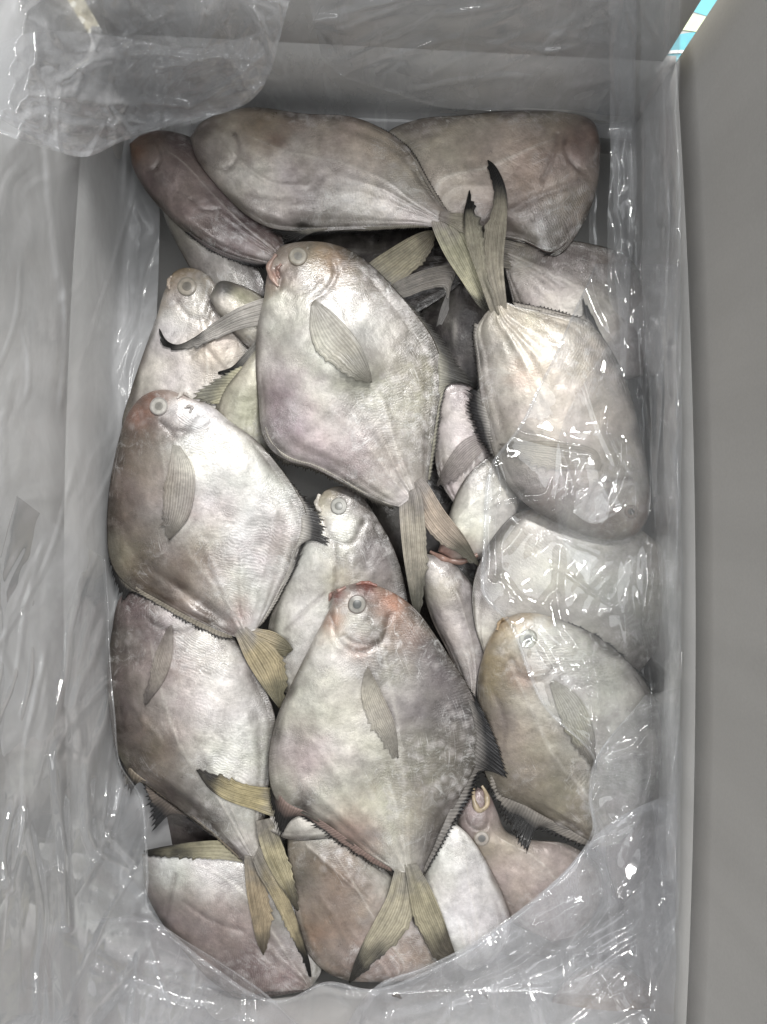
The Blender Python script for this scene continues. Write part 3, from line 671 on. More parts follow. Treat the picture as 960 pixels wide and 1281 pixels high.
fish('bright white flank at the right of the lowest central tail',
     [(560, 1022), (588, 1046), (612, 1084), (630, 1122), (640, 1158), (622, 1198), (590, 1215)], [(560, 1022), (540, 1065), (524, 1110), (536, 1158), (565, 1200), (580, 1212)],
     T=.015, res=2, gill=False, seed=15, belly=(204, 204, 202), back=(198, 198, 196), edge=(150, 138, 128), blot=[(590, 1100, 60, (206, 207, 205), .7)],)
fish('mottled mauve fish at the bottom left edge, crease across its silver cheek',
     [(178, 1068), (230, 1056), (300, 1053), (352, 1078), (390, 1130), (400, 1180), (402, 1215), (392, 1232)], [(178, 1068), (182, 1112), (200, 1150), (230, 1190), (262, 1225), (300, 1249), (340, 1247), (380, 1240)],
     T=.016, res=3, gill=False, seed=16, belly=(150, 136, 134), back=(182, 180, 178), vshift=0,
     blot=[(215, 1085, 40, (196, 198, 200), .8), (265, 1100, 36, (198, 198, 198), .7), (255, 1180, 40, (160, 146, 146), .6), (320, 1215, 35, (128, 112, 112), .6), (200, 1130, 16, (120, 106, 104), .6)],
     creases=[([(219, 1095), (214, 1118), (208, 1145)], .002, 3), ([(230, 1128), (262, 1150), (305, 1165)], .0012, 3)],
     fins=[dict(side=-1, u=(.70, 1.0), out=[(262, 1228), (300, 1232), (318, 1224), (340, 1216), (368, 1210)], cols=((90, 80, 78), (48, 44, 44)), rays=22, jag=.3)])
fish('brown-sided fish under the lowest central tail at the bottom',
     [(362, 1018), (420, 1036), (470, 1076), (520, 1126), (558, 1168), (568, 1196), (545, 1216), (512, 1226)], [(362, 1018), (360, 1070), (367, 1125), (378, 1178), (400, 1210), (432, 1226), (480, 1229)],
     T=.016, res=3, gill=False, seed=17, belly=(150, 138, 130), back=(194, 191, 187), vshift=0,
     blot=[(420, 1100, 42, (150, 130, 112), .7), (372, 1100, 24, (84, 80, 76), .7), (395, 1035, 26, (200, 200, 200), .7), (440, 1150, 26, (158, 142, 130), .6), (520, 1190, 40, (166, 146, 134), .6), (390, 1170, 24, (160, 126, 92), .5)],
     creases=[([(385, 1060), (420, 1090), (465, 1130)], -.0012, 3), ([(400, 1120), (425, 1160), (440, 1190)], -.001, 4)])
fish('brown fish under the left pile with a black-tipped fin hanging down',
     [(150, 900), (165, 955), (182, 985), (215, 1010), (255, 1038), (290, 1058), (308, 1068)], [(150, 900), (220, 900), (290, 950), (330, 1010), (330, 1050)],
     T=.012, res=2, gill=False, seed=18, belly=(150, 140, 130), back=(128, 112, 98),
     fins=[dict(side=1, u=(.38, .95), out=[(178, 975), (180, 1000), (186, 1025), (190, 1042), (194, 1022), (205, 1004), (230, 1022), (260, 1045), (298, 1066)], cols=((112, 98, 86), (50, 50, 54)), rays=40, jag=.5)],
     tail=[([(318, 1062), (280, 1052), (245, 1053), (210, 1058), (180, 1064)], [(318, 1080), (270, 1074), (225, 1072), (195, 1070), (180, 1066)], ((160, 152, 116), (64, 60, 52), .5))])
fish('large mauve and white fish below the leftmost large fish, tail spread downward',
     [(215, 742), (190, 738), (165, 738), (150, 748), (140, 790), (135, 840), (137, 890), (146, 938), (162, 966), (190, 985), (225, 1012), (262, 1040), (292, 1066), (308, 1082)],
     [(215, 742), (250, 758), (295, 800), (330, 858), (345, 900), (344, 940), (338, 975), (330, 1010), (326, 1040), (330, 1068)],
     T=.018, res=3, seed=19, belly=(194, 192, 188), back=(108, 98, 96), head=(140, 122, 122), head_u=.1,
     blot=[(160, 840, 40, (112, 98, 98), .6), (215, 830, 45, (166, 150, 152), .6), (250, 790, 30, (188, 186, 182), .6), (290, 900, 55, (200, 199, 196), .7), (220, 920, 40, (140, 124, 120), .6), (190, 960, 30, (150, 134, 112), .5), (172, 770, 24, (134, 116, 116), .6)],
     creases=[([(158, 770), (160, 820), (166, 880), (200, 925)], -.0010, 4), ([(212, 790), (195, 830), (180, 870)], .001, 4), ([(180, 962), (225, 990), (275, 1022)], -.0024, 6), ([(170, 975), (215, 1003), (270, 1036)], .0016, 4)],
     pec=([(215, 781), (217, 815), (206, 850), (183, 882)], [(209, 786), (196, 815), (188, 850), (181, 882)], ((166, 158, 140), (140, 128, 122), .5)),
     fins=[dict(side=1, u=(.42, .97), out=[(137, 895), (144, 945), (155, 980), (163, 998), (170, 980), (195, 994), (235, 1022), (275, 1054), (305, 1082)], cols=((140, 124, 100), (56, 54, 58)), rays=50, jag=.4)],
     tail=[([(306, 1082), (308, 1110), (314, 1145), (322, 1180), (329, 1194)], [(325, 1085), (332, 1110), (338, 1140), (337, 1170), (330, 1195)], ((156, 136, 100), (140, 124, 96), .6)),
           ([(332, 1066), (348, 1095), (364, 1130), (378, 1170), (388, 1205), (390, 1222)], [(322, 1092), (336, 1115), (352, 1145), (370, 1180), (382, 1205), (387, 1222)], ((166, 150, 108), (50, 48, 46), .55))])
fish('hidden fish with yellow ray-finned tail laid across the lower left flank',
     [(470, 1000), (430, 960), (390, 960), (350, 985), (338, 1000)], [(470, 1000), (440, 1040), (400, 1050), (360, 1050), (338, 1040)],
     T=.008, res=1, gill=False, seed=20,
     tail=[([(345, 1022), (315, 1012), (285, 1002), (262, 987), (246, 964)], [(345, 986), (322, 984), (300, 980), (270, 970), (245, 963)], ((178, 162, 108), (70, 62, 52), .6)),
           ([(322, 1040), (330, 1070), (345, 1100), (362, 1125), (372, 1140)], [(345, 1035), (355, 1060), (364, 1090), (370, 1115), (373, 1140)], ((170, 158, 116), (120, 110, 84), .6))])
fish('pale grey fish under the film between the upside-down head and the lower right fish',
     [(835, 690), (842, 740), (828, 800), (790, 850), (720, 880), (650, 860), (620, 835)], [(835, 690), (790, 655), (720, 635), (650, 640), (612, 680), (592, 730), (594, 780), (608, 825)],
     T=.017, res=2, gill=False, seed=21, belly=(180, 176, 170), back=(176, 174, 168), vshift=0, blot=[(660, 700, 50, (186, 182, 172), .6), (600, 740, 22, (150, 142, 144), .6), (780, 730, 50, (176, 176, 170), .6), (700, 765, 25, (146, 138, 134), .5)])
fish('yellow-headed fish under shiny film at the lower right',
     [(630, 776), (615, 794), (603, 825), (597, 858), (599, 892), (601, 930), (605, 962), (620, 990), (655, 1011), (700, 1034), (735, 1052), (752, 1060)],
     [(630, 776), (646, 768), (670, 767), (702, 776), (745, 795), (790, 832), (818, 872), (828, 920), (822, 980), (800, 1030), (775, 1055)],
     T=.018, res=3, gill=False, seed=22, belly=(186, 184, 178), back=(158, 148, 134), head=(178, 158, 116), head_u=.14, vshift=-.1,
     blot=[(615, 840, 34, (166, 150, 114), .8), (680, 810, 30, (190, 188, 184), .8), (740, 840, 50, (192, 191, 188), .7), (650, 930, 40, (170, 160, 148), .6), (630, 900, 20, (140, 126, 122), .5), (700, 990, 40, (150, 144, 130), .6), (655, 848, 18, (176, 146, 140), .5)],
     creases=[([(640, 825), (655, 848), (680, 850), (694, 835)], .0014, 4), ([(620, 870), (632, 905), (630, 940)], .0009, 4), ([(640, 985), (690, 1012), (735, 1035)], -.0016, 5)],
     eye=(661, 799, 11, ((140, 130, 110), (122, 124, 112), (84, 86, 76))), mouth=[([(636, 772), (626, 778), (622, 788)], 2.5, (170, 144, 110))],
     pec=([(692, 850), (722, 868), (742, 908), (747, 960)], [(688, 856), (700, 895), (724, 935), (746, 963)], ((160, 158, 122), (112, 104, 92), .5)),
     fins=[dict(side=1, u=(.52, .98), out=[(600, 955), (608, 985), (624, 1018), (642, 1050), (658, 1071), (656, 1048), (668, 1040), (692, 1048), (716, 1058), (745, 1066)], cols=((130, 122, 112), (44, 42, 42)), rays=44, jag=.6),
           dict(side=-1, u=(.2, .55), out=[(700, 773), (746, 791), (792, 828), (822, 870), (833, 920), (828, 960)], cols=((110, 104, 98), (46, 44, 44), .3), rays=44, jag=.6)])
fish('shaded grey-brown fish with head at the top right corner',
     [(752, 182), (742, 152), (700, 139), (640, 138), (580, 144), (520, 150), (480, 172), (490, 235), (545, 272)], [(752, 182), (748, 230), (732, 276), (697, 320), (662, 306), (625, 297), (590, 292), (570, 284)],
     T=.018, res=3, seed=23, belly=(166, 156, 150), back=(198, 190, 178), head=(120, 104, 94), head_u=.1, vshift=0,
     blot=[(660, 200, 50, (176, 158, 146), .5), (590, 200, 50, (184, 174, 160), .6), (720, 180, 34, (126, 104, 92), .7), (680, 290, 30, (160, 162, 164), .6), (655, 235, 20, (170, 150, 128), .5), (640, 260, 40, (140, 126, 120), .5)],
     creases=[([(698, 168), (690, 200), (680, 225)], .0012, 3), ([(735, 225), (690, 240), (640, 262)], .0012, 5)],
     fins=[dict(side=-1, u=(.45, .72), out=[(697, 322), (680, 324), (668, 310), (655, 304), (640, 298), (625, 299)], cols=((120, 92, 80), (60, 52, 48)), rays=24, jag=.6)])
fish('dark brown fish wedged at the upper left below the horizontal fish',
     [(162, 180), (178, 168), (205, 163), (245, 175), (285, 212), (322, 252), (350, 288), (358, 312)], [(162, 180), (166, 208), (181, 236), (202, 262), (228, 287), (262, 310), (300, 325), (342, 332)],
     T=.017, res=3, seed=24, belly=(154, 140, 138), back=(150, 134, 132), head=(140, 112, 92), head_u=.12,
     blot=[(175, 185, 20, (158, 122, 98), .7), (190, 225, 28, (124, 108, 106), .5), (250, 265, 30, (166, 150, 150), .6), (275, 290, 30, (176, 162, 162), .6), (300, 270, 30, (96, 80, 80), .6)],  # last blot paints the shadow of the horizontal fish above
     creases=[([(240, 250), (255, 262), (275, 262)], .001, 3)],
     fins=[dict(side=-1, u=(.55, .98), out=[(225, 288), (262, 315), (300, 331), (335, 338), (352, 326)], cols=((108, 96, 94), (48, 44, 46)), rays=36, jag=.4)])
fish('large horizontal fish across the top with olive tail pointing down right',
     [(238, 172), (252, 153), (285, 139), (320, 134), (380, 142), (440, 146), (482, 163), (512, 186), (532, 222), (550, 252), (562, 266)],
     [(238, 172), (246, 198), (272, 233), (302, 264), (335, 284), (380, 290), (430, 288), (480, 285), (520, 282), (542, 284)],
     T=.0175, res=3, seed=25, lift=.008, belly=(202, 197, 191), back=(190, 180, 168), head=(150, 140, 134), head_u=.12, edge=(130, 120, 108),
     blot=[(330, 160, 32, (150, 120, 94), .5), (345, 175, 12, (120, 76, 56), .5), (460, 190, 50, (184, 172, 156), .5), (270, 190, 30, (128, 118, 116), .6), (380, 240, 50, (164, 150, 150), .6), (430, 262, 50, (178, 176, 174), .5), (380, 286, 11, (44, 44, 46), .95)],
     creases=[([(272, 162), (300, 200), (340, 228), (385, 232)], -.0010, 3), ([(300, 258), (330, 268), (350, 274)], -.002, 5), ([(310, 245), (345, 252), (390, 250)], .0008, 5)],
     fins=[dict(side=-1, u=(.50, .98), out=[(330, 288), (345, 298), (362, 309), (372, 300), (400, 296), (440, 294), (490, 290), (540, 287)], cols=((150, 142, 126), (56, 52, 50)), rays=60, jag=.45),
           dict(side=1, u=(.58, .99), out=[(440, 145), (482, 161), (514, 184), (536, 222), (560, 262)], cols=((150, 140, 126), (60, 52, 46)), rays=50, jag=.35)],
     tail=[([(541, 284), (556, 318), (578, 352), (598, 382), (613, 394)], [(572, 274), (590, 308), (602, 345), (612, 370), (614, 393)], ((178, 172, 134), (96, 92, 70), .72)),
           ([(565, 266), (585, 268), (600, 278), (612, 296)], [(560, 280), (578, 290), (596, 300), (612, 298)], ((170, 160, 136), (140, 130, 110), .6))])
fish('tail-up fish right of centre with head under the film by the right wall',
     [(808, 655), (796, 668), (770, 676), (735, 671), (700, 656), (662, 634), (636, 608), (620, 574), (610, 540), (602, 500), (597, 450), (594, 415), (604, 397), (613, 386)],
     [(808, 655), (815, 632), (812, 598), (805, 558), (795, 512), (781, 470), (760, 430), (735, 402), (700, 393), (664, 386), (645, 382), (634, 378)],
     T=.017, res=3, seed=26, lift=.012, belly=(184, 176, 166), back=(172, 168, 162), head=(140, 116, 96), head_u=.1, vshift=-.1,
     blot=[(760, 655, 26, (130, 106, 86), .7), (690, 480, 60, (188, 176, 166), .6), (625, 470, 34, (182, 180, 176), .6), (660, 470, 20, (178, 152, 140), .5), (700, 610, 40, (160, 148, 142), .5), (650, 620, 30, (150, 140, 136), .5), (770, 560, 40, (168, 162, 154), .5)],
     creases=[([(628, 400), (655, 450), (685, 505)], -.0007, 4), ([(635, 395), (665, 412), (695, 432)], -.0005, 4), ([(624, 410), (640, 470), (650, 520)], -.0004, 5), ([(735, 640), (745, 610), (775, 600)], .001, 4)],
     eye=(790, 640, 8, ((120, 104, 90), (110, 100, 90), (84, 78, 72))),
     pec=([(754, 582), (745, 562), (700, 552), (655, 552), (625, 555)], [(752, 588), (700, 586), (668, 580), (640, 566), (625, 556)], ((168, 158, 130), (164, 154, 140), .5)),
     fins=[dict(side=1, u=(.52, .94), out=[(620, 580), (600, 560), (587, 535), (580, 505), (584, 480), (592, 498), (594, 470), (590, 430), (590, 402)], cols=((150, 144, 136), (54, 52, 56)), rays=50, jag=.5),
           dict(side=-1, u=(.36, .97), out=[(795, 505), (775, 455), (752, 415), (738, 385), (728, 368), (731, 394), (712, 390), (690, 384), (660, 378), (638, 374)], cols=((160, 152, 142), (50, 50, 50)), rays=56, jag=.5)],
     tail=[([(634, 378), (630, 330), (634, 282), (635, 250), (630, 226), (619, 206), (611, 200)], [(620, 378), (607, 332), (606, 292), (615, 268), (619, 240), (613, 215), (610, 200)], ((166, 156, 132), (34, 30, 30), .55)),
           ([(612, 386), (598, 345), (584, 305), (580, 272), (584, 250), (587, 238)], [(622, 380), (609, 345), (604, 302), (599, 276), (592, 264), (588, 238)], ((168, 160, 134), (36, 32, 30), .6))])
fish('large central fish with tan forehead, open mouth and fanned side fin',
     [(338, 330), (345, 316), (355, 307), (382, 302), (412, 304), (440, 314), (470, 336), (500, 368), (525, 398), (543, 425), (552, 452), (553, 480), (548, 512), (543, 545), (539, 575), (536, 598), (535, 608)],
     [(338, 330), (334, 345), (330, 375), (322, 410), (320, 450), (323, 500), (327, 540), (338, 562), (360, 577), (390, 585), (425, 602), (460, 621), (485, 631), (500, 634)],
     T=.0175, res=3, gill=False, seed=27, lift=.009, belly=(188, 186, 181), back=(154, 150, 142), head=(160, 148, 138), head_u=.13,
     blot=[(420, 330, 28, (170, 142, 112), .7), (400, 318, 16, (174, 152, 128), .5), (343, 345, 13, (164, 120, 108), .7), (365, 350, 20, (146, 134, 130), .6), (350, 410, 40, (184, 186, 180), .6), (350, 500, 38, (162, 140, 150), .6), (440, 580, 50, (166, 150, 156), .6), (400, 545, 40, (170, 156, 160), .5), (450, 400, 45, (190, 189, 188), .6), (540, 470, 24, (136, 132, 104), .6), (500, 520, 40, (172, 170, 158), .5), (470, 350, 24, (158, 150, 146), .5)],
     creases=[([(350, 356), (366, 366), (386, 362), (402, 348)], .0007, 4), ([(416, 318), (419, 346), (404, 368), (388, 378)], .0010, 4), ([(536, 420), (542, 480), (530, 560)], -.0011, 5), ([(345, 336), (352, 348), (350, 360)], .002, 3)],
     eye=(373, 320, 11, ((160, 148, 134), (144, 142, 134), (140, 138, 132))),
     mouth=[([(346, 318), (340, 326), (336, 336), (342, 350), (348, 358)], 3.2, (176, 146, 134)), ([(352, 330), (347, 338), (350, 348)], 2.5, (150, 112, 102))],
     pec=([(394, 374), (420, 394), (450, 430), (463, 462), (466, 478)], [(389, 382), (388, 415), (398, 440), (420, 458), (442, 472), (465, 479)], ((164, 156, 132), (128, 120, 104), .45)),
     fins=[dict(side=1, u=(.36, .98), out=[(490, 358), (528, 391), (556, 424), (576, 453), (590, 474), (595, 483), (578, 478), (566, 478), (559, 492), (554, 522), (549, 558), (541, 600)], cols=((150, 146, 126), (98, 95, 90)), rays=60, jag=.35),
           dict(side=-1, u=(.50, .97), out=[(328, 545), (340, 574), (360, 587), (390, 593), (422, 608), (456, 627), (480, 637), (496, 640)], cols=((176, 168, 152), (104, 96, 84), .45), rays=60, jag=.6)],
     tail=[([(536, 606), (556, 638), (582, 672), (600, 706)], [(515, 622), (528, 652), (548, 676), (575, 692), (599, 708)], ((166, 146, 124), (120, 114, 92), .5)),
           ([(500, 633), (503, 680), (509, 722), (517, 760), (523, 770)], [(528, 620), (532, 655), (533, 690), (530, 735), (525, 770)], ((160, 150, 130), (112, 108, 88), .5))])
fish('large white and brown fish at left with reddish forehead and round eye',
     [(226, 493), (213, 488), (196, 488), (178, 496), (160, 517), (150, 545), (142, 580), (136, 620), (134, 660), (137, 698), (146, 718), (165, 736), (192, 751), (222, 767), (252, 781), (278, 792), (295, 797)],
     [(226, 493), (242, 500), (262, 506), (290, 528), (320, 550), (350, 584), (370, 613), (383, 640), (384, 662), (376, 684), (366, 710), (352, 738), (338, 763), (326, 782), (322, 787)],
     T=.0175, res=3, seed=28, lift=.005, belly=(204, 204, 202), back=(130, 117, 106), head=(168, 154, 146), head_u=.10, vshift=.1,
     blot=[(172, 520, 24, (160, 124, 106), .85), (190, 497, 14, (156, 118, 98), .7), (165, 550, 20, (132, 116, 108), .6), (222, 530, 16, (178, 172, 166), .8), (215, 545, 9, (120, 106, 100), .6), (190, 600, 40, (158, 144, 134), .7), (310, 620, 70, (208, 208, 207), .9), (250, 700, 40, (158, 132, 118), .6), (340, 680, 30, (188, 172, 176), .6), (160, 690, 24, (160, 152, 132), .7), (300, 770, 16, (176, 144, 140), .6), (215, 735, 22, (110, 96, 86), .7), (270, 640, 30, (186, 172, 166), .4)],
     creases=[([(205, 530), (222, 548), (245, 520)], .0012, 4), ([(150, 655), (175, 700), (225, 735), (280, 775)], .0026, 7), ([(150, 705), (200, 742), (260, 775)], -.0018, 6), ([(255, 680), (275, 730), (298, 785)], -.0014, 3.5), ([(305, 670), (302, 730), (304, 785)], -.0010, 3), ([(345, 640), (330, 710), (312, 780)], -.0008, 4), ([(205, 680), (225, 675), (245, 650)], .0007, 3)],
     eye=(199, 508, 10.5, ((150, 140, 128), (150, 148, 140), (140, 138, 132))),
     mouth=[([(222, 498), (229, 492), (238, 497)], 2.5, (186, 182, 176)), ([(231, 510), (240, 508), (238, 516)], 2.0, (140, 128, 118))],
     pec=([(226, 558), (242, 585), (243, 620), (234, 650), (213, 675)], [(216, 556), (210, 590), (206, 625), (206, 655), (212, 676)], ((164, 154, 134), (132, 120, 104), .4)),
     fins=[dict(side=1, u=(.46, .99), out=[(134, 665), (137, 712), (145, 738), (154, 758), (160, 743), (176, 748), (208, 767), (244, 787), (275, 800), (292, 801)], cols=((138, 128, 110), (62, 60, 60)), rays=56, jag=.55),
           dict(side=-1, u=(.40, .98), out=[(345, 577), (374, 607), (397, 634), (410, 658), (416, 685), (404, 670), (391, 666), (384, 676), (380, 694), (368, 718), (352, 748), (336, 774), (325, 787)], cols=((182, 176, 166), (70, 66, 66)), rays=60, jag=.55)],
     tail=[([(322, 786), (342, 790), (358, 800), (367, 812)], [(312, 800), (330, 815), (350, 820), (366, 814)], ((176, 158, 116), (150, 140, 100), .5)),
           ([(296, 798), (309, 828), (328, 858), (349, 886)], [(318, 792), (345, 812), (357, 840), (351, 886)], ((172, 154, 108), (160, 150, 108), .5))])
fish('largest fish at front with orange-red blotched head and spread tail',
     [(416, 744), (424, 737), (438, 731), (456, 729), (476, 734), (500, 746), (522, 764), (545, 795), (565, 825), (584, 855), (597, 885), (603, 920), (598, 950), (586, 977), (572, 1003), (558, 1031), (545, 1060), (534, 1082), (529, 1094)],
     [(416, 744), (414, 757), (407, 772), (390, 805), (370, 845), (351, 885), (340, 920), (336, 950), (339, 985), (350, 1005), (374, 1016), (402, 1031), (432, 1051), (460, 1070), (482, 1083), (494, 1090)],
     T=.018, res=3, gill=False, seed=29, lift=.009, belly=(192, 190, 182), back=(126, 120, 120), head=(166, 156, 150), head_u=.12,
     blot=[(492, 752, 24, (184, 138, 112), .85), (458, 733, 13, (142, 84, 72), .8), (420, 744, 11, (146, 92, 82), .8), (418, 778, 14, (190, 150, 126), .8), (450, 812, 16, (186, 152, 130), .7), (510, 790, 26, (168, 144, 132), .6), (440, 785, 15, (160, 158, 158), .8), (462, 805, 14, (120, 106, 100), .6), (470, 985, 60, (184, 180, 172), .5), (560, 880, 46, (132, 126, 130), .5), (410, 880, 55, (194, 192, 184), .6), (380, 950, 34, (186, 166, 172), .5), (440, 1048, 34, (160, 112, 92), .55), (375, 1010, 16, (86, 76, 76), .8), (560, 960, 50, (150, 148, 138), .5), (520, 1010, 30, (164, 158, 146), .4)],
     creases=[([(414, 768), (424, 802), (450, 816), (478, 802), (488, 770)], .0016, 4), ([(430, 796), (446, 805), (468, 806)], .0014, 3), ([(463, 836), (480, 872), (496, 910)], .001, 3), ([(395, 930), (440, 1000), (490, 1060), (512, 1095)], -.0011, 4), ([(478, 950), (500, 1020), (515, 1090)], -.0014, 5), ([(340, 925), (390, 985), (450, 1040)], -.0010, 4), ([(352, 990), (410, 1030), (480, 1076)], .0014, 5), ([(420, 765), (414, 790), (425, 812)], -.0012, 4)],
     eye=(447, 756, 11, ((146, 134, 128), (122, 122, 116), (52, 56, 54))),
     mouth=[([(412, 752), (415, 743), (424, 739), (433, 734)], 2.6, (146, 98, 88)), ([(446, 731), (458, 729), (472, 733)], 2.6, (142, 92, 80))],
     pec=([(461, 834), (479, 870), (495, 908), (499, 948)], [(456, 842), (452, 868), (462, 900), (482, 930), (498, 949)], ((178, 168, 144), (164, 154, 142), .4)),
     fins=[dict(side=1, u=(.38, .99), out=[(575, 838), (604, 884), (622, 922), (633, 955), (637, 975), (622, 968), (606, 963), (599, 985), (590, 1002), (574, 1028), (559, 1053), (545, 1076), (533, 1094)], cols=((118, 112, 106), (44, 44, 48)), rays=60, jag=.15),
           dict(side=-1, u=(.46, .99), out=[(336, 955), (336, 1000), (342, 1032), (351, 1050), (357, 1032), (368, 1021), (392, 1037), (416, 1054), (444, 1072), (472, 1087), (490, 1094)], cols=((138, 110, 98), (42, 38, 38)), rays=60, jag=.55)],
     tail=[([(494, 1089), (485, 1120), (470, 1150), (455, 1178), (443, 1206), (436, 1229)], [(519, 1094), (517, 1140), (505, 1168), (480, 1192), (456, 1214), (438, 1230)], ((164, 154, 124), (78, 74, 66), .5)),
           ([(529, 1093), (541, 1115), (554, 1146), (564, 1176), (571, 1196)], [(508, 1094), (518, 1146), (530, 1172), (548, 1200), (570, 1198)], ((160, 150, 116), (110, 100, 80), .55))])
#@@BAG
def dilate(A, n):
    for _ in range(n):
        p = np.pad(A, 1, 'edge'); A = np.maximum.reduce([A, p[:-2, 1:-1], p[2:, 1:-1], p[1:-1, :-2], p[1:-1, 2:]])
    return A
HS = blur(dilate(H, 5), 40); HS = np.maximum(HS, blur(dilate(H, 1), 2))
def wall_z(px, py, off):
    e = 1e-3
    S_ = np.clip((py - 55) / 1290, 0, 1); bl = 4 * S_ * (1 - S_)
    zl = np.where(px < 400, CAMZ - (0.227 + .006 * S_ + .018 * bl - off) * FPX / np.maximum(480 - px, 60), -1)
    zr = np.where(px > 560, CAMZ - (0.227 + .006 * S_ + .012 * bl - off) * FPX / np.maximum(px - 480, 60), -1)
    yt = 0.3605 - 0.0195 * (px - 480) / 620.0
    zt = np.where(py < 560, CAMZ - (yt - off) * FPX / np.maximum(640.5 - py, 60), -1)
    zb = np.where(py > 720, CAMZ - (0.432 - off) * FPX / np.maximum(py - 640.5, 60), -1)
    return np.maximum.reduce([zl, zr, zt, zb])
def tri(x): return np.abs((x % 1.0) - .5) * 2
def crumple(x, y, seed, lam, aniso=None, k=7):
    rs = np.random.RandomState(seed); out = np.zeros_like(x)
    wx = x + lam * .9 * vnoise(x, y, lam * 1.7, seed % 90 + 1); wy = y + lam * .9 * vnoise(x, y, lam * 1.7, seed % 90 + 2)
    for i in range(k):
        th = rs.uniform(0, np.pi) if aniso is None else aniso + rs.normal(0, .16)
        l = lam * rs.uniform(.6, 2.2); m = np.clip(.5 + 1.3 * vnoise(x, y, lam * 2.2, seed % 80 + 5 + i), 0, 1)
        out += tri((wx * np.cos(th) + wy * np.sin(th)) / l + rs.uniform()) * l / lam * m * rs.choice([-1, 1])
    return out / math.sqrt(k)
bag = empty('plastic_bag', (0, 0, -0.05))
tag(bag, 'clear crumpled plastic bag lining the carton and folded over the fish', 'bag')
def film(name, a, b, mat, off=.008, gap=.003, amp=.003, lam=40, aniso=None, seed=1, res=3.0, rise=0.0, tuck=False, bridge=False, soft=6, zones=(), ridges=(), base=.25, nfold=0, flen=160, fh=1.0, hem=0, fine_k=.45):
    """one sheet of the bag: hugs the carton's walls, lies over the pile (or is tucked beside it), creased more in the given zones"""
    La = np.linalg.norm(np.diff(np.asarray(a, float), axis=0), axis=1).sum(); Lb = np.linalg.norm(np.diff(np.asarray(b, float), axis=0), axis=1).sum()
    n = int(max(La, Lb) / res); s = np.linspace(0, 1, n)
    A, B = resample(a, s), resample(b, s); m = int(np.linalg.norm(A - B, axis=1).max() / res) + 2
    t = np.linspace(0, 1, m); P = A[:, None] * (1 - t[None, :, None]) + B[:, None] * t[None, :, None]
    px, py = P[..., 0], P[..., 1]
    cr = crumple(px, py, seed, lam, aniso); fine = crumple(px, py, seed + 40, lam * .42, aniso if aniso is None else aniso + .3, 5)
    wz = wall_z(px, py, off)
    z = np.maximum(wz, -0.062) if tuck else np.maximum(wz, hget(px, py, HS) + gap)
    if bridge:      # pulled straight across the corner between the flap and the pile
        za = blur(wall_z(px[:, :1], py[:, :1], off), 20); zb_ = hget(px[:, -1:], py[:, -1:], HS) + gap; zb_ = blur(np.repeat(zb_, 3, 1), 25)[:, 1:2]
        tt = t[None] ** .85; z = np.maximum(np.maximum(za * (1 - tt) + zb_ * tt, hget(px, py, HS) + gap), wall_z(px, py, .004))
    z = blur(z, soft)
    if tuck: z = z - .012 * sstep(.62, .95, t[None])
    k = base + 0 * px
    for zx, zy, zr, g in zones: k = np.maximum(k, g * np.exp(-((px - zx) ** 2 + (py - zy) ** 2) / zr ** 2))
    d = amp * k * (cr + fine_k * fine)
    z = z + rise + np.where(d > 0, d, d * .5)
    for pts, hgt, wd in ridges: z = z + hgt * .5 * (1 - np.cos(np.pi * np.clip(1 - polydist(px, py, pts) / (wd * 2.2), 0, 1)))
    rs = np.random.RandomState(seed + 500)
    for _ in range(nfold):          # pulled folds
        i, j = rs.randint(n), rs.randint(m); th = (rs.uniform(0, np.pi) if aniso is None else np.pi / 2 + aniso + rs.normal(0, .22)); L = flen * rs.uniform(.4, 1.2)
        c = np.array([px[i, j], py[i, j]]); dv = np.array([np.cos(th), np.sin(th)]); nv = np.array([-dv[1], dv[0]]); q = rs.uniform(-.08, .08) * L
        pl = [c - dv * L / 2, c + nv * q, c + dv * L / 2]; wd = rs.uniform(3.5, 11); dd = polydist(px, py, pl)
        al = 1 - sstep(.6, 1, np.abs((px - c[0]) * dv[0] + (py - c[1]) * dv[1]) / (L / 2))
        z = z + fh * wd * rs.uniform(.00015, .00045) * .5 * (1 - np.cos(np.pi * np.clip(1 - dd / wd, 0, 1))) * al
    z = np.minimum(z, 0.24)
    px2 = px + 3.0 * vnoise(px, py, 60, seed + 3)
    if hem:         # the cut edge is turned over: a second narrow layer just above the first
        q = max(4, int(hem / res)); w_ = (np.arange(m) >= m - q); X, Y, Z = px2[:, w_], py[:, w_], z[:, w_] + .0012 + .0015 * np.sin(np.linspace(0, np.pi, w_.sum()))[None]
        link_mesh('hem', at(X, Y, Z).reshape(-1, 3), grid_faces(n, int(w_.sum()))[:, ::-1], M_F2b, bag, (0, 0, -0.05))
    return link_mesh(name, at(px2, py, z).reshape(-1, 3), grid_faces(n, m)[:, ::-1], mat, bag, (0, 0, -0.05))
M_F1 = film_material('clear_film', .07, .045, gloss=1.5)
M_F2 = film_material('milky_film', .44, .10, gloss=.8, streaky=.5)
M_F6 = film_material('shaded_film', .30, .08, gloss=1.0, streaky=.7)
M_F3 = film_material('layered_film', .20, .08, tint=(.90, .90, .94), gloss=1.2)
M_F2b = film_material('folded_film', .14, .06, gloss=1.5)
M_F5 = film_material('slack_film', .09, .05, gloss=2.2)
M_F7 = film_material('bunched_film', .17, .05, gloss=2.4)
M_F4 = film_material('clouded_film', .14, .06, gloss=1.5)
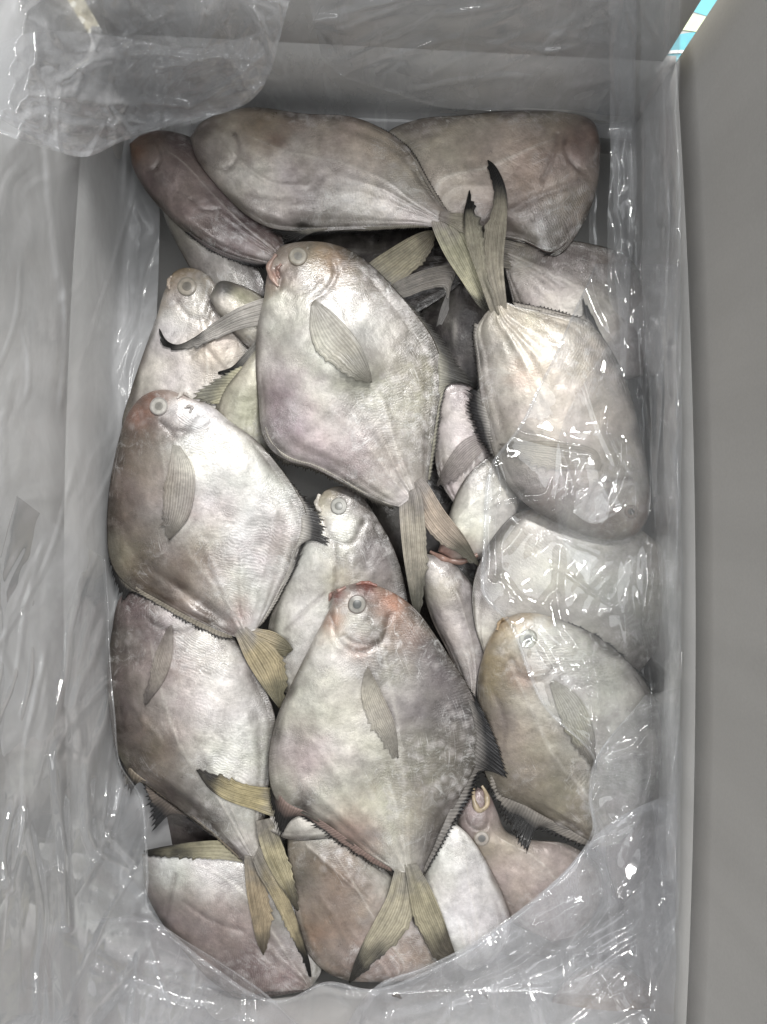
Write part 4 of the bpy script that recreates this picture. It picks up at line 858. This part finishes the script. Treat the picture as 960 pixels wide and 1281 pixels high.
# left side: smooth veil over flap and wall, tucked beside the fish; a creased outer layer lower down
film('side_film', [(-50, -30), (-50, 1330)], [(205, -30), (200, 200), (190, 480), (170, 620), (168, 760), (176, 900), (200, 980), (215, 1060), (220, 1112), (330, 1250), (420, 1330)], M_F2, amp=.006, lam=70, aniso=0.08, seed=3, off=.004, tuck=True, soft=22, base=.8, nfold=34, flen=260)
film('side_film', [(20, 620), (-20, 800), (-40, 1000), (-40, 1330)], [(134, 700), (138, 760), (140, 850), (150, 950), (178, 1000), (184, 1100), (190, 1140), (345, 1252), (420, 1330)], M_F5, hem=10, res=2.2, fh=2.0, fine_k=.15, amp=.009, lam=95, bridge=True, aniso=0.25, seed=5, off=.016, gap=.006, nfold=30, flen=280, base=1.0,
     zones=[(110, 900, 90, 1.0), (130, 1010, 70, 1.1), (60, 800, 60, .8), (90, 1160, 60, .7)],
     ridges=[([(104, 720), (86, 820), (70, 940), (78, 1060), (84, 1158)], .006, 5), ([(150, 850), (112, 960), (118, 1060), (150, 1085), (182, 1120)], .006, 6), ([(128, 1030), (150, 1060), (170, 1085)], .004, 4), ([(120, 760), (95, 860), (100, 930)], .005, 5)])
# right side: long vertical folds
film('side_film', [(842, -20), (842, 100), (850, 300), (854, 700), (852, 1000), (850, 1330)], [(715, -20), (725, 140), (735, 220), (740, 420), (745, 560), (760, 700), (770, 900), (780, 1330)], M_F1, amp=.006, lam=60, aniso=0.03, seed=7, off=.006, tuck=True, base=1.0, nfold=26, flen=300)
film('side_fold', [(850, -20), (848, 300), (850, 700), (846, 1100)], [(762, -20), (763, 180), (765, 380), (800, 420), (816, 600), (830, 760), (836, 1100)], M_F2b, fh=1.6, amp=.006, lam=60, aniso=0.02, seed=9, off=.014, gap=.006, nfold=34, flen=260, base=.9,
     ridges=[([(845, 80), (846, 300), (843, 560), (846, 700)], .006, 4), ([(765, 20), (764, 380)], .004, 5), ([(808, 60), (800, 250), (805, 400), (790, 520)], .005, 7), ([(830, 30), (826, 260), (828, 480)], .004, 5)])
film('cover_film', [(852, 330), (852, 700), (850, 1000), (840, 1180), (800, 1320)],
     [(745, 330), (690, 455), (640, 545), (612, 585), (606, 660), (602, 740), (640, 785), (680, 880), (742, 952), (736, 1000), (738, 1045), (640, 1150), (560, 1202), (470, 1236), (440, 1320)],
     M_F1, hem=5, fh=1.3, fine_k=.12, amp=.006, lam=48, seed=11, off=.010, gap=.003, base=.42, nfold=44, flen=170,
     zones=[(625, 630, 30, .9), (720, 720, 60, .5), (790, 740, 40, .7), (700, 840, 55, .8), (730, 1070, 90, 1.1), (740, 1200, 80, .9), (665, 800, 20, .7)],
     ridges=[([(700, 690), (698, 740), (710, 790), (735, 815)], .004, 4), ([(795, 700), (782, 745), (772, 756)], .004, 6), ([(698, 815), (728, 815), (748, 850), (754, 890)], .004, 4), ([(692, 845), (700, 880), (735, 905), (765, 925)], .004, 4), ([(700, 830), (718, 856), (742, 872)], .003, 4),
             ([(618, 580), (626, 610), (622, 650), (618, 720)], .005, 4), ([(832, 600), (842, 680), (838, 820), (822, 960), (812, 1000)], .005, 4), ([(735, 1075), (770, 1110), (805, 1145), (835, 1150)], .004, 5)])
for xa, xb, y1, sd in ((765, 796, 470, 31), (803, 838, 620, 33), (832, 851, 1000, 35)):
    film('side_fold', [(xb, -20), (xb - 2, y1 * .5), (xb - (xb - xa) * .45, y1)], [(xa - 3, -20), (xa, y1 * .5), (xa + (xb - xa) * .4, y1)], M_F4, res=2.5, fh=1.6, fine_k=.1, amp=.004, lam=50, aniso=0.0, seed=sd, off=.018, gap=.009, base=.4, nfold=9, flen=240)
film('cover_film', [(852, 330), (853, 560), (852, 850)], [(838, 330), (745, 455), (706, 530), (694, 620), (716, 700), (842, 850)], M_F1, fh=1.2, fine_k=.1, amp=.005, lam=60, aniso=0.05, seed=27, off=.016, gap=.009, base=.4, nfold=22, flen=200)
film('fold', [(850, 860), (850, 1050), (845, 1160), (760, 1300)], [(805, 870), (744, 950), (737, 1000), (742, 1046), (690, 1104), (620, 1160), (540, 1206), (470, 1236), (420, 1300)], M_F2b, hem=20, fh=1.5, amp=.008, lam=56, aniso=1.0, seed=13, off=.014, gap=.007, base=1.0, nfold=50, flen=180,
     zones=[(760, 1090, 70, 1.0), (800, 1150, 60, .9)],
     ridges=[([(745, 955), (738, 1000), (742, 1046), (640, 1150), (475, 1236)], .003, 6), ([(790, 1020), (782, 1070), (778, 1110)], .008, 7), ([(735, 1075), (770, 1115), (812, 1150)], .006, 5), ([(520, 1235), (640, 1180), (730, 1130)], .005, 7), ([(850, 1080), (840, 1150), (800, 1180), (760, 1215)], .005, 6)])
film('end_film', [(-40, 1360), (400, 1370), (846, 1360)], [(60, 1160), (120, 1150), (186, 1150), (260, 1205), (345, 1251), (410, 1228), (470, 1237), (560, 1203), (640, 1151), (700, 1098), (745, 1045), (800, 1010), (846, 990)], M_F3, hem=16, amp=.006, lam=80, bridge=True, seed=15, off=.016, gap=.006, base=1.1, nfold=50, flen=200, zones=[(690, 1265, 50, 1.2), (830, 1250, 60, .8)],
     ridges=[([(345, 1251), (410, 1228), (470, 1237), (560, 1203), (640, 1151), (742, 1046)], .003, 7), ([(480, 1262), (580, 1240), (700, 1190), (800, 1130)], .006, 8), ([(90, 1180), (200, 1235), (330, 1268)], .005, 8)])
# far end
film('end_film', [(120, -40), (480, -40), (800, -40)], [(160, 190), (300, 165), (480, 165), (640, 165), (790, 175)], M_F6, fh=1.2, amp=.005, lam=90, aniso=1.3, seed=16, off=.006, tuck=True, base=.8, nfold=16, flen=240)
film('end_film', [(380, -40), (600, -40), (780, -40)], [(400, 70), (430, 96), (480, 112), (540, 132), (600, 138), (700, 140), (770, 155)], M_F4, fh=1.5, amp=.006, lam=80, aniso=1.3, seed=17, off=.010, tuck=True, base=1.0, nfold=26, flen=200, zones=[(705, 10, 40, 1.2)])
film('loose_fold', [(-30, 20), (60, -30), (160, -30), (270, -40), (370, -40)], [(-30, 130), (40, 170), (105, 197), (150, 176), (215, 156), (295, 136), (330, 108), (350, 50), (366, -10)], M_F7, hem=20, res=2.2, fh=2.2, amp=.016, lam=60, seed=19, off=.030, gap=.02, rise=.012, base=1.0, nfold=34, zones=[(60, 60, 70, .8), (270, 90, 60, .9), (170, 90, 40, .8)])
film('loose_fold', [(-20, 60), (50, 40), (140, 45), (240, 60), (330, 40)], [(-20, 160), (60, 186), (108, 196), (150, 178), (215, 157), (296, 134), (332, 104)], M_F7, hem=8, res=2.2, fh=2.2, amp=.014, lam=50, seed=23, off=.036, gap=.02, rise=.018, base=1.0, nfold=26, zones=[(130, 140, 60, .9), (290, 110, 40, 1.0)],
     ridges=[([(60, 120), (140, 128), (220, 132), (300, 118)], .008, 8), ([(105, 195), (150, 176), (215, 156), (295, 135)], .004, 5)])

for i, (x, y, r, a, lb) in enumerate([(497, 1246, 6, .3, 'small grey scrap of fin lying on the film below the lowest tail'), (608, 1246, 4, 1.0, 'tiny dark scrap on the film, right one of a close pair'), (588, 1255, 7, 1.2, 'pale grey scrap on the film, left one of a close pair')]):
    q = np.linspace(0, 2 * np.pi, 14, endpoint=False); rr = r * (1 + .25 * np.sin(q * 3 + i))
    X = x + rr * np.cos(q) * np.cos(a) - .45 * rr * np.sin(q) * np.sin(a); Y = y + rr * np.cos(q) * np.sin(a) + .45 * rr * np.sin(q) * np.cos(a)
    zc = float(max(wall_z(np.array([x * 1.0]), np.array([y * 1.0]), .02)[0], HS[hidx(np.array([x]), np.array([y]))][0])) + .016
    o_ = at(np.array(float(x)), np.array(float(y)), np.array(zc))
    vv = np.vstack([at(X, Y, np.full(14, zc + .0006)), at(X, Y, np.full(14, zc - .0002)), at(np.array([x * 1.0] * 2), np.array([y * 1.0] * 2), np.array([zc + .0011, zc - .0002]))]) - o_
    k = np.arange(14); k2 = (k + 1) % 14
    ff = np.vstack([np.stack([k2, k, np.full(14, 28)], -1), np.stack([k + 14, k2 + 14, np.full(14, 29)], -1), np.stack([k, k2, k2 + 14], -1), np.stack([k, k2 + 14, k + 14], -1)])
    e_ = link_mesh('fish_scrap', vv, ff, M_EYE, None, None, None, np.tile(lin((92, 88, 86) if i < 2 else (140, 138, 138)), (30, 1)))
    e_.location = o_; tag(e_, lb, 'scrap', 'scraps on the film')
